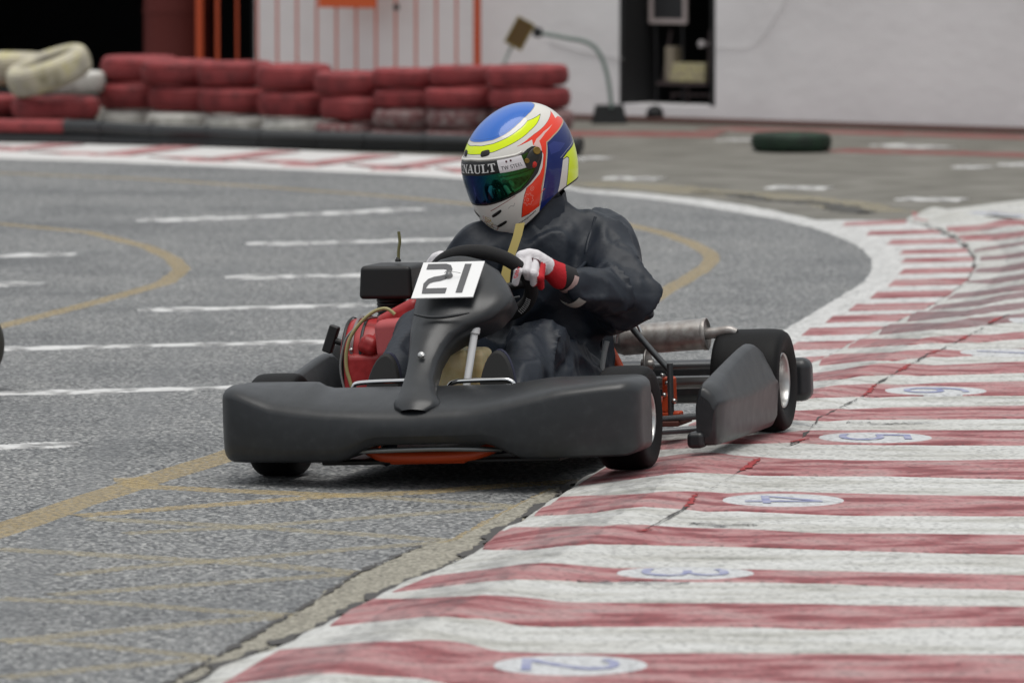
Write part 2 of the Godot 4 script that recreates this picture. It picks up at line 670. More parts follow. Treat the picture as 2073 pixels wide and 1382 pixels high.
func livery() -> ImageTexture:
	var im := Image.create(2048, 1024, false, Image.FORMAT_RGB8)
	var white := lin(0.68, 0.67, 0.62)
	var blue := lin(0.03, 0.14, 0.52)
	var navy := lin(0.002, 0.014, 0.13)
	var red := lin(0.82, 0.045, 0.014)
	var neon := lin(0.70, 0.86, 0.004)
	var gold := lin(0.42, 0.34, 0.22)
	var black := lin(0.01, 0.01, 0.01)
	im.fill(white)
	var cap := [[0, 45], [8, 45], [26, 46], [45, 50], [60, 54], [75, 57], [95, 59], [115, 58], [135, 55], [156, 51], [180, 50]]
	fill(im, cap + [[180, 90], [0, 90]], blue)
	line(im, cap, 0.7, gold)
	line(im, [[0, 47.5], [26, 48.5], [45, 53], [75, 60], [115, 62]], 0.25, lin(0.02, 0.05, 0.2))
	var yu := [[0, 41.5], [10, 41], [26, 42], [43, 45], [67, 50], [97, 54], [129, 46]]
	var yl := [[106, 44], [85, 43], [59, 39], [41, 36], [26, 33.5], [12, 33], [0, 33]]
	fill(im, yu + yl, neon)
	line(im, yu, 0.55, black)
	line(im, [[129, 46]] + yl, 0.55, black)
	fill(im, [[98, 20], [83, -1], [69, -19], [58, -33], [49, -42], [64, -43], [83, -44], [92, -35], [104, -21], [112, -10], [123, -8], [149, -8], [158, 2], [180, 4], [180, 22], [158, 14], [136, 20], [113, 20]], navy)
	fill(im, [[97, 16], [108, 15], [125, 2], [110, 0], [94, 4]], lin(0.02, 0.035, 0.2))
	fill(im, [[150, 34], [131, 35], [109, 36], [88, 37], [75, 36], [55, 33], [79, 33], [76, 27], [84, 19], [83, 10], [74, -3], [67, -8], [54, -12], [47, -13], [42, -18], [36, -26], [31, -34], [39, -36], [52, -37.5], [57, -32], [64, -22], [73, -12], [86, 6], [97, 20], [114, 20], [137, 18], [160, 15], [149, 25], [140, 28]], red)
	fill(im, [[77, 27], [86, 31], [104, 32], [126, 29], [104, 29.5], [88, 27], [86, 20], [83, 14], [82, 20]], lin(0.75, 0.5, 0.46))
	var seam := [[53, -37], [57, -32], [64, -22], [73, -12], [86, 6], [97, 20], [114, 20], [137, 18], [160, 15]]
	line(im, seam, 1.5, gold)
	line(im, [[75, 36], [88, 37], [109, 36], [131, 35], [150, 34]], 0.4, lin(0.3, 0.03, 0.02))
	line(im, [[55, 33], [75, 33.5]], 0.5, lin(0.4, 0.03, 0.02))
	line(im, [[47, -13], [42, -18], [36, -26], [31, -34], [39, -36]], 0.6, lin(0.25, 0.03, 0.02))
	line(im, [[54, -30], [60, -27], [66, -26.5]], 0.8, red)
	fill(im, [[149, -8], [158, 2], [180, 4], [180, -42.5], [103, -46], [116, -24], [122, -15], [112, -11], [123, -8]], neon)
	fill(im, [[110, -12], [121, -16], [116, -24], [103, -46], [83, -44], [92, -35]], white)
	line(im, [[110, -12], [119, -12.5], [122, -16], [116, -24], [109, -35], [103, -45]], 1.0, black)
	line(im, [[109, -10.5], [123, -8.5], [149, -8.5], [158, 2], [180, 4]], 1.0, black)
	line(im, [[107, -8], [123, -6], [150, -6], [160, 4], [180, 6]], 0.5, lin(0.5, 0.5, 0.5))
	line(im, ring_of(52, -17, 2.2), 0.35, lin(0.75, 0.3, 0.25))
	line(im, ring_of(52, -17, 0.9), 0.3, lin(0.75, 0.3, 0.25))
	line(im, ring_of(44, -24, 5.0, 8), 0.4, lin(0.75, 0.3, 0.25))
	line(im, ring_of(43, -24, 1.2, 5), 0.35, lin(0.75, 0.3, 0.25))
	# pen marks: a signature along the chin bar and thin drawings on its front
	var pen := []
	for i in 60:
		var t := i / 59.0
		pen.append([lerpf(22, 46, t) + 0.35 * sin(i * 1.9), lerpf(-37.2, -38.6, t) + 0.8 * sin(i * 1.35) * (1.3 if i in [0, 1, 2, 3, 30, 31, 32] else 0.75)])
	line(im, pen, 0.4, black, false)
	var r := RandomNumberGenerator.new()
	r.seed = 5
	for k in 9:
		var sk := []
		var c := Vector2(r.randf_range(-9, 6), r.randf_range(-34, -22))
		var ph := r.randf() * TAU
		for i in 14:
			sk.append([c.x + cos(ph + i * 0.5) * r.randf_range(1.5, 4.0), c.y + sin(ph + i * 0.43) * r.randf_range(1.2, 3.2)])
		line(im, sk, 0.38, [lin(0.5, 0.18, 0.14), lin(0.2, 0.2, 0.18), lin(0.5, 0.35, 0.1)][k % 3], false)
	line(im, [[9, -17.5], [20, -15.5], [34, -13.8]], 0.5, lin(0.25, 0.06, 0.05))
	line(im, [[24, -21], [27, -20], [29, -21.5], [31, -19.5]], 0.3, lin(0.15, 0.15, 0.15), false)
	return ImageTexture.create_from_image(im)

func patch(az: Array, top: Array, bot: Array, a0: float, a1: float, off: float, n: int, k := 8, tint = null) -> MB:
	var mb := MB.new()
	var rows := []
	for j in n + 1:
		var a := lerpf(a0, a1, float(j) / n)
		var t := bend(absf(a), az, top)
		var b := bend(absf(a), az, bot)
		var row := [shell(a, t, 0.0005)]
		for i in k + 1:
			row.append(shell(a, lerpf(t, b, float(i) / k), off))
		row.append(shell(a, b, 0.0005))
		rows.append(row)
	mb.grid(rows)
	if tint != null:
		for i in mb.v.size():
			var p := mb.v[i]
			mb.c[i] = tint.sample(clampf((rad_to_deg(atan2(p.x, p.z)) + 90.0) / 180.0, 0, 1))
	return mb

# ================================================================ the scene
func _ready() -> void:
	var t0 := Time.get_ticks_msec()
	ragged.frequency = 0.12
	ragged.fractal_octaves = 3
	ragged.seed = 3

	var cam := Camera3D.new()
	cam.name = "camera"
	add_child(cam)
	cam.position = Vector3(0, 1.55, 0)
	cam.rotation.x = -0.0764
	var lens := CameraAttributesPhysical.new()
	lens.frustum_focal_length = 217.94
	lens.frustum_far = 600.0
	lens.frustum_near = 0.2
	lens.frustum_focus_distance = 16.0
	lens.exposure_aperture = 6.6
	cam.attributes = lens
	cam.fov = 6.303
	cam.near = 0.2
	cam.far = 600.0

	var sky := ProceduralSkyMaterial.new()
	sky.sky_top_color = Color(0.97, 0.985, 1.0)
	sky.sky_horizon_color = Color(0.56, 0.58, 0.605)
	sky.sky_curve = 0.35
	sky.ground_bottom_color = Color(0.35, 0.35, 0.35)
	sky.ground_horizon_color = Color(0.5, 0.5, 0.5)
	sky.sky_energy_multiplier = 0.88
	sky.sun_angle_max = 0.0
	var env := Environment.new()
	env.background_mode = Environment.BG_SKY
	env.sky = Sky.new()
	env.sky.sky_material = sky
	env.tonemap_mode = Environment.TONE_MAPPER_LINEAR
	env.tonemap_exposure = 1.27
	env.sdfgi_enabled = true
	env.ssao_enabled = true
	env.ssil_enabled = true
	var we := WorldEnvironment.new()
	we.name = "world_environment"
	we.environment = env
	add_child(we)
	var sun := DirectionalLight3D.new()
	sun.name = "sun"
	sun.light_energy = 0.5
	sun.light_color = Color(1.0, 0.99, 0.975)
	sun.light_angular_distance = 40.0
	sun.shadow_enabled = true
	add_child(sun)
	sun.rotation_degrees = Vector3(-77, 12, 0)

	setting()
	print("setting ", Time.get_ticks_msec() - t0)
	building()
	barrier()
	yard_things()
	print("yard ", Time.get_ticks_msec() - t0)
	var at := Transform3D(Basis(Vector3(0.9651, 0.0419, 0.2586), Vector3(-0.0404, 0.9991, -0.0108), Vector3(-0.2588, 0, 0.9659)), Vector3(-0.1325, 0.0197, -15.6417))
	kart(at)
	print("kart ", Time.get_ticks_msec() - t0)
	driver(at)
	print("driver ", Time.get_ticks_msec() - t0)

# ---------------------------------------------------------------- ground and markings
var asphalt: StandardMaterial3D

func speckle(stops: Array, cell: float, size: int, sd: int) -> NoiseTexture2D:
	var f := noise(cell, FastNoiseLite.TYPE_CELLULAR, 1, sd)
	f.cellular_return_type = FastNoiseLite.RETURN_CELL_VALUE
	f.cellular_jitter = 1.0
	return tex(f, stops, size)

func setting() -> void:
	# stones of the asphalt, with broad stains over them
	asphalt = tri(mat(Color.WHITE, 0.72), 0.42, true)
	asphalt.albedo_texture = speckle([[0.0, lin(0.034, 0.036, 0.039)], [0.3, lin(0.122, 0.126, 0.129)], [0.65, lin(0.205, 0.208, 0.208)], [1.0, lin(0.48, 0.475, 0.455)]], 0.29, 1024, 4)
	asphalt.heightmap_enabled = true
	asphalt.heightmap_texture = speckle([[0.0, Color.BLACK], [1.0, Color.WHITE]], 0.29, 1024, 4)
	asphalt.heightmap_scale = 0.16
	asphalt.detail_enabled = true
	asphalt.detail_blend_mode = BaseMaterial3D.BLEND_MODE_MUL
	asphalt.detail_uv_layer = BaseMaterial3D.DETAIL_UV_2
	asphalt.uv2_triplanar = true
	asphalt.uv2_world_triplanar = true
	asphalt.uv2_scale = Vector3(0.11, 0.11, 0.11)
	asphalt.detail_albedo = tex(noise(0.012, FastNoiseLite.TYPE_SIMPLEX_SMOOTH, 5, 9), [[0.0, Color(0.78, 0.79, 0.80)], [0.45, Color(0.94, 0.945, 0.95)], [1.0, Color(1, 1, 1)]], 512)
	var mb := MB.new()
	mb.grid([[Vector3(-150, 0, 30), Vector3(150, 0, 30)], [Vector3(-150, 0, -200), Vector3(150, 0, -200)]], false, true)
	struct("track", mb, asphalt, "grey asphalt race track with coarse worn stones")

	var old := tri(mat(Color.WHITE, 0.8), 0.2, true)
	old.albedo_texture = tex(noise(0.02, FastNoiseLite.TYPE_SIMPLEX_SMOOTH, 6, 21), [[0.0, lin(0.10, 0.094, 0.078)], [0.5, lin(0.15, 0.143, 0.122)], [1.0, lin(0.21, 0.20, 0.178)]], 512)
	mb = MB.new()
	var rim: Array = [Vector2(-5.7892, -37.5093), Vector2(-2.9904, -34.2086), Vector2(-2.8169, -34.0886), Vector2(-1.6828, -33.1578), Vector2(-0.8718, -32.4922), Vector2(-0.2439, -31.6969), Vector2(0.1547, -30.5499), Vector2(0.3411, -29.7996), Vector2(0.6188, -29.438), Vector2(0.8409, -28.9982), Vector2(1.0534, -28.4874), Vector2(1.207, -27.8335), Vector2(1.3382, -27.2471), Vector2(1.5708, -27.2089), Vector2(1.7312, -27.1708), Vector2(2.0509, -27.8335), Vector2(2.342, -28.3211), Vector2(3.1874, -29.3047), Vector2(5.1742, -29.9837)]
	var poly := PackedVector2Array(rim)
	poly.append_array(PackedVector2Array([Vector2(40, -18), Vector2(60, -90), Vector2(-60, -90)]))
	var ids := Geometry2D.triangulate_polygon(poly)
	for p in poly:
		mb.put(Vector3(p.x, 0.004, p.y), Vector3.UP)
	mb.ix = ids
	struct("paddock", mb, old, "older brownish concrete beyond the bend, in front of the white wall")

	var paint := tri(mat(Color.WHITE, 0.6), 0.9, true)
	paint.albedo_texture = tex(noise(0.03, FastNoiseLite.TYPE_SIMPLEX_SMOOTH, 6, 31), [[0.0, lin(0.30, 0.30, 0.30)], [0.28, lin(0.50, 0.50, 0.49)], [0.5, lin(0.60, 0.60, 0.59)], [1.0, lin(0.68, 0.68, 0.67)]], 512)
	bump(paint, grey(noise(0.25, FastNoiseLite.TYPE_SIMPLEX_SMOOTH, 3, 3), 0, 1), 0.12)

	var worn := tri(mat(Color.WHITE, 0.6), 1.1, true)
	worn.albedo_texture = tex(noise(0.012, FastNoiseLite.TYPE_SIMPLEX_SMOOTH, 8, 33), [[0.0, Color(lin(0.5, 0.5, 0.5), 0.1)], [0.33, Color(lin(0.58, 0.58, 0.575), 0.5)], [0.5, Color(lin(0.64, 0.64, 0.635), 0.9)], [1.0, Color(lin(0.68, 0.68, 0.675), 1.0)]], 512)
	worn.transparency = BaseMaterial3D.TRANSPARENCY_ALPHA

	# white edge line round the outside of the bend
	mb = MB.new()
	var lt: Array = [Vector2(0.1545, -30.5019), Vector2(0.3427, -29.9375), Vector2(0.4822, -29.7084), Vector2(0.6197, -29.4828), Vector2(0.8421, -29.0416), Vector2(1.0519, -28.4456), Vector2(1.207, -27.8335), Vector2(1.3363, -27.2089), Vector2(1.4382, -26.7585), Vector2(1.4988, -26.3584), Vector2(1.5494, -25.9353), Vector2(1.5718, -25.3918), Vector2(1.5734, -24.8705), Vector2(1.5458, -24.3395), Vector2(1.5154, -23.9189), Vector2(1.4712, -23.4555), Vector2(1.4141, -22.9823), Vector2(1.2996, -22.2431), Vector2(1.1836, -21.6461), Vector2(1.0787, -21.0802), Vector2(0.9673, -20.4994), Vector2(0.8445, -19.8065), Vector2(0.705, -19.0267)]
	var lb: Array = [Vector2(0.1533, -30.2642), Vector2(0.339, -29.6177), Vector2(0.4764, -29.349), Vector2(0.6114, -29.0851), Vector2(0.8273, -28.5293), Vector2(1.0293, -27.8335), Vector2(1.1833, -27.2855), Vector2(1.2844, -26.7585), Vector2(1.35, -26.2869), Vector2(1.3904, -25.8661), Vector2(1.4194, -25.4585), Vector2(1.4333, -25.096), Vector2(1.4302, -24.5243), Vector2(1.4039, -24.0376), Vector2(1.3689, -23.5984), Vector2(1.331, -23.2304), Vector2(1.283, -22.9008), Vector2(1.1637, -22.1921), Vector2(1.0562, -21.5497), Vector2(0.9634, -20.9887), Vector2(0.8655, -20.456), Vector2(0.7293, -19.6855), Vector2(0.5939, -18.878)]
	sheet(mb, lt, lb, 0.004, false, 0.02, 160, 3, 5.0)
	var o := struct("edge_line", mb, paint, "wide white line painted round the outside of the bend")

	# flat painted apron between the line and the lip of the kerb, red strips on white
	mb = MB.new()
	sheet(mb, [Vector2(1.3363, -27.2089), Vector2(1.4401, -26.7954), Vector2(1.4988, -26.3584), Vector2(1.5678, -25.593), Vector2(1.5734, -24.8705), Vector2(1.5154, -23.9189), Vector2(1.4141, -22.9823), Vector2(1.2996, -22.2431), Vector2(1.1836, -21.6461), Vector2(1.0787, -21.0802), Vector2(0.9673, -20.4994), Vector2(0.8445, -19.8065), Vector2(0.705, -19.0267)], [Vector2(1.6382, -27.2471), Vector2(1.7264, -27.0949), Vector2(1.7856, -26.6848), Vector2(1.841, -25.7288), Vector2(1.8339, -24.5554), Vector2(1.7819, -23.8306), Vector2(1.6938, -23.0919), Vector2(1.5876, -22.3975), Vector2(1.4874, -21.8169), Vector2(1.3717, -21.2889), Vector2(1.2441, -20.719), Vector2(1.1077, -20.0738), Vector2(0.9832, -19.4479)], 0.003, false, 0.0, 80, 6)
	var apron := struct("painted_apron", mb, paint, "flat apron painted in red and white strips between edge line and kerb")

	var reds := []
	for k in 3:
		var m := tri(mat(Color.WHITE, 0.62), [0.6, 0.75, 0.5][k], true)
		m.uv1_scale *= Vector3(0.45, 1, 1)
		m.uv1_offset = Vector3(k * 0.3, 0, k * 0.21)
		m.albedo_texture = tex(noise(0.018, FastNoiseLite.TYPE_SIMPLEX_SMOOTH, 7, 40 + k), [[0.0, lin(0.16, 0.022, 0.026)], [0.3, lin(0.25, 0.055, 0.06)], [0.42, lin(0.36, 0.14, 0.145)], [0.55, lin(0.42, 0.2, 0.2)], [0.75, lin(0.42, 0.25, 0.245)], [1.0, lin(0.3, 0.21, 0.21)]] if k < 2 else [[0.0, lin(0.2, 0.06, 0.06)], [0.4, lin(0.23, 0.13, 0.135)], [1.0, lin(0.3, 0.235, 0.235)]], 512)
		bump(m, grey(noise(0.2, FastNoiseLite.TYPE_SIMPLEX_SMOOTH, 3, 3), 0, 1), 0.1)
		reds.append(grained(m, 0.5))
	var strips: Array = [[Vector2(1.4563, -26.9832), Vector2(1.7404, -27.1923), Vector2(1.7173, -26.9418), Vector2(1.426, -26.7364)], [Vector2(1.5257, -26.3301), Vector2(1.8432, -26.4692), Vector2(1.8169, -26.2022), Vector2(1.4919, -26.0659)], [Vector2(1.5811, -25.7171), Vector2(1.8702, -25.8308), Vector2(1.8395, -25.5299), Vector2(1.5414, -25.4189)], [Vector2(1.586, -25.0288), Vector2(1.8831, -25.1635), Vector2(1.8568, -24.9132), Vector2(1.552, -24.7811)], [Vector2(1.5588, -24.4869), Vector2(1.8478, -24.6158), Vector2(1.8188, -24.3423), Vector2(1.5211, -24.2162)], [Vector2(1.514, -23.8455), Vector2(1.7988, -23.9596), Vector2(1.7676, -23.6683), Vector2(1.4733, -23.557)], [Vector2(1.4382, -23.2136), Vector2(1.7337, -23.3295), Vector2(1.6976, -22.9927), Vector2(1.391, -22.8801)], [Vector2(1.3325, -22.5487), Vector2(1.6295, -22.6654), Vector2(1.5944, -22.333), Vector2(1.2861, -22.2197)], [Vector2(1.2202, -21.9138), Vector2(1.5093, -22.0033), Vector2(1.4769, -21.6898), Vector2(1.1766, -21.6028)], [Vector2(1.1113, -21.3524), Vector2(1.3934, -21.4505), Vector2(1.3622, -21.1396), Vector2(1.0686, -21.0443)], [Vector2(1.0034, -20.7757), Vector2(1.261, -20.8624), Vector2(1.2301, -20.544), Vector2(0.9601, -20.4599)], [Vector2(0.929, -20.1534), Vector2(1.125, -20.235), Vector2(1.0959, -19.9239), Vector2(0.8865, -19.8447)], [Vector2(0.8855, -19.4854), Vector2(1.003, -19.5946), Vector2(0.9756, -19.2919), Vector2(0.8435, -19.186)]]
	for i in strips.size():
		mb = MB.new()
		var s: Array = strips[i]
		sheet(mb, [s[0], s[1]], [s[3], s[2]], 0.0055, false, 0.025, 24, 2, i * 13.0)
		part("red_strip", mb, reds[0], apron)

	# the kerb: a low painted concrete hump with a flat back
	var white := tri(mat(Color.WHITE, 0.6), 0.7, true)
	white.uv1_scale *= Vector3(0.4, 1, 1.3)
	white.albedo_texture = tex(noise(0.014, FastNoiseLite.TYPE_SIMPLEX_SMOOTH, 8, 55), [[0.0, lin(0.27, 0.27, 0.24)], [0.28, lin(0.45, 0.445, 0.41)], [0.42, lin(0.53, 0.528, 0.50)], [0.6, lin(0.57, 0.572, 0.55)], [1.0, lin(0.65, 0.652, 0.638)]], 512)
	bump(white, grey(noise(0.16, FastNoiseLite.TYPE_SIMPLEX_SMOOTH, 4, 3), 0, 1), 0.15)
	grained(white, 0.5)
	grained(paint, 0.5)
	var ds := [0.0, 0.006, 0.02, 0.05, 0.085, 0.12, 0.18, 0.25, 0.275, 0.3, 0.33, 0.36, 0.4, 0.44, 0.55, 0.7, 1.0, 1.5, 2.5, 4.0, 7.0]
	var lip: Array = LIP
	var rows := []
	var steps := 240
	for i in steps + 1:
		var t := float(i) / steps
		var p := along(lip, t)
		var d := along(lip, minf(t + 0.025, 1.0)) - along(lip, maxf(t - 0.025, 0.0))
		var s := Vector2(-d.y, d.x).normalized()
		s = s.lerp(Vector2(0.48, -0.88), smoothstep(0.9, 1.0, t)).normalized()
		p -= s * ragged.get_noise_2d(t * 900.0, 3.0) * 0.018
		var row := [Vector3(p.x, -0.02, p.y)]
		for e in ds:
			row.append(Vector3(p.x + s.x * e, kerb_profile(e), p.y + s.y * e))
		rows.append(row)
	mb = MB.new()
	mb.grid(rows, false, true)
	var kerb := thing("painted_kerb", "red and white painted concrete kerb with number ovals along the inside right", "kerb")
	part("kerb_block", mb, white, kerb)
	var tops: Array = [[Vector2(1.7618, -27.2451), Vector2(1.95, -26.8185)], [Vector2(1.8498, -26.3548), Vector2(1.9787, -26.1783), Vector2(2.1868, -26.4409), Vector2(2.8072, -27.2005), Vector2(5.6537, -30.6859)], [Vector2(1.8575, -25.7738), Vector2(1.9884, -25.5578), Vector2(2.0965, -25.5023), Vector2(2.7138, -26.291), Vector2(5.4869, -29.835)], [Vector2(1.8546, -24.8554), Vector2(1.9626, -24.8703), Vector2(2.0582, -24.8793), Vector2(2.6619, -25.7868), Vector2(5.1544, -29.5335)], [Vector2(1.8259, -24.3596), Vector2(1.9145, -24.2573), Vector2(2.0078, -24.2668), Vector2(2.5898, -25.0851), Vector2(5.198, -28.7522)], [Vector2(1.7697, -23.6628), Vector2(1.8577, -23.5339), Vector2(1.9533, -23.6051), Vector2(2.5389, -24.5892), Vector2(4.8399, -28.4565)], [Vector2(1.6969, -22.9023), Vector2(1.7789, -22.8527), Vector2(1.8947, -22.8943), Vector2(2.4533, -23.7569), Vector2(4.8992, -27.5341)], [Vector2(1.5942, -22.2076), Vector2(1.7004, -22.1553), Vector2(1.8399, -22.228), Vector2(2.3827, -23.0699), Vector2(4.8214, -26.8518)], [Vector2(1.4816, -21.5983), Vector2(1.6293, -21.536), Vector2(1.8078, -21.8391), Vector2(2.3566, -22.8153), Vector2(4.5615, -26.7381)], [Vector2(1.386, -21.372), Vector2(1.5369, -20.9222), Vector2(1.7728, -21.4135), Vector2(2.2859, -22.1275), Vector2(4.9117, -25.782)], [Vector2(1.2542, -20.7881), Vector2(1.4291, -20.3698), Vector2(1.7371, -20.9797), Vector2(2.2159, -21.4464), Vector2(5.4381, -24.5876)], [Vector2(1.1154, -20.1418), Vector2(1.2924, -19.6553), Vector2(1.4595, -19.9222), Vector2(1.6703, -20.1675), Vector2(2.1028, -20.3463), Vector2(6.2613, -22.0661)], [Vector2(0.9851, -19.4962), Vector2(1.1719, -19.1025), Vector2(1.3347, -19.3222), Vector2(1.6121, -19.4611), Vector2(2.0134, -19.4763), Vector2(6.5102, -19.6466)], [Vector2(0.8437, -18.5635), Vector2(0.9835, -18.5415), Vector2(1.2119, -18.7516), Vector2(1.5691, -18.939), Vector2(1.9625, -18.9811), Vector2(6.437, -19.4593)], [Vector2(0.7074, -17.9242), Vector2(0.8497, -17.754), Vector2(1.064, -18.0435), Vector2(1.2753, -18.1557), Vector2(1.5086, -18.2033), Vector2(1.8857, -18.2331), Vector2(6.3717, -18.587)], [Vector2(0.54, -17.1551), Vector2(0.7869, -17.0651), Vector2(0.9047, -17.2298), Vector2(1.0633, -17.3221), Vector2(1.4403, -17.3748), Vector2(1.7992, -17.3916), Vector2(6.2942, -17.6029)], [Vector2(0.3927, -16.4441), Vector2(0.4752, -16.3372), Vector2(0.6035, -16.2737), Vector2(0.7361, -16.5033), Vector2(0.7996, -16.6152), Vector2(0.9833, -16.6197), Vector2(1.3768, -16.603), Vector2(1.7162, -16.5846), Vector2(6.2096, -16.3412)], [Vector2(0.258, -15.8406), Vector2(0.3808, -15.8363), Vector2(0.4604, -15.8271), Vector2(0.5858, -15.7929), Vector2(0.6506, -15.8326), Vector2(0.7251, -15.7976), Vector2(0.9326, -15.7571), Vector2(1.1072, -15.7481), Vector2(1.3088, -15.7777), Vector2(1.6356, -15.7999), Vector2(6.1252, -16.105)], [Vector2(0.0946, -15.0492), Vector2(0.3116, -14.769), Vector2(0.4333, -14.8885), Vector2(0.6387, -14.9805), Vector2(0.7849, -14.933), Vector2(0.9797, -14.8759), Vector2(1.2316, -14.84), Vector2(1.5337, -14.8082), Vector2(6.009, -14.338)], [Vector2(-0.0363, -14.3751), Vector2(0.0767, -14.1926), Vector2(0.2086, -14.0399), Vector2(0.306, -14.1239), Vector2(0.3825, -14.1477), Vector2(0.5512, -14.115), Vector2(0.7046, -14.0172), Vector2(0.9385, -14.0064), Vector2(1.1595, -13.9647), Vector2(1.4432, -13.9276), Vector2(5.9052, -13.3442)], [Vector2(-0.173, -13.2845), Vector2(-0.0717, -13.2599), Vector2(0.09, -13.289), Vector2(0.1797, -13.3059), Vector2(0.3352, -13.3433), Vector2(0.5194, -13.2951), Vector2(0.7035, -13.2493), Vector2(0.8858, -13.2132), Vector2(1.0938, -13.1668), Vector2(1.3609, -13.1273), Vector2(5.8127, -12.4699)], [Vector2(-0.3137, -12.9344), Vector2(-0.1949, -12.7621), Vector2(-0.0859, -12.6805), Vector2(0.0342, -12.7321), Vector2(0.137, -12.7024), Vector2(0.3188, -12.6852), Vector2(0.5311, -12.6777), Vector2(0.7415, -12.626), Vector2(1.0468, -12.5963), Vector2(1.3045, -12.5783), Vector2(5.7936, -12.2653)], [Vector2(-0.4533, -12.0095), Vector2(-0.3223, -11.941), Vector2(-0.2263, -11.9297), Vector2(-0.1469, -12.009), Vector2(-0.0813, -11.9984), Vector2(-0.0262, -11.8967), Vector2(0.0966, -11.8591), Vector2(0.2983, -11.8615), Vector2(0.6303, -11.8414), Vector2(0.9823, -11.8129), Vector2(1.2245, -11.7993), Vector2(5.7173, -11.5464)], [Vector2(-0.589, -11.1756), Vector2(-0.3702, -11.0729), Vector2(-0.1209, -11.0282), Vector2(0.9123, -10.9634), Vector2(1.1374, -10.9527), Vector2(5.6324, -10.7387)]]
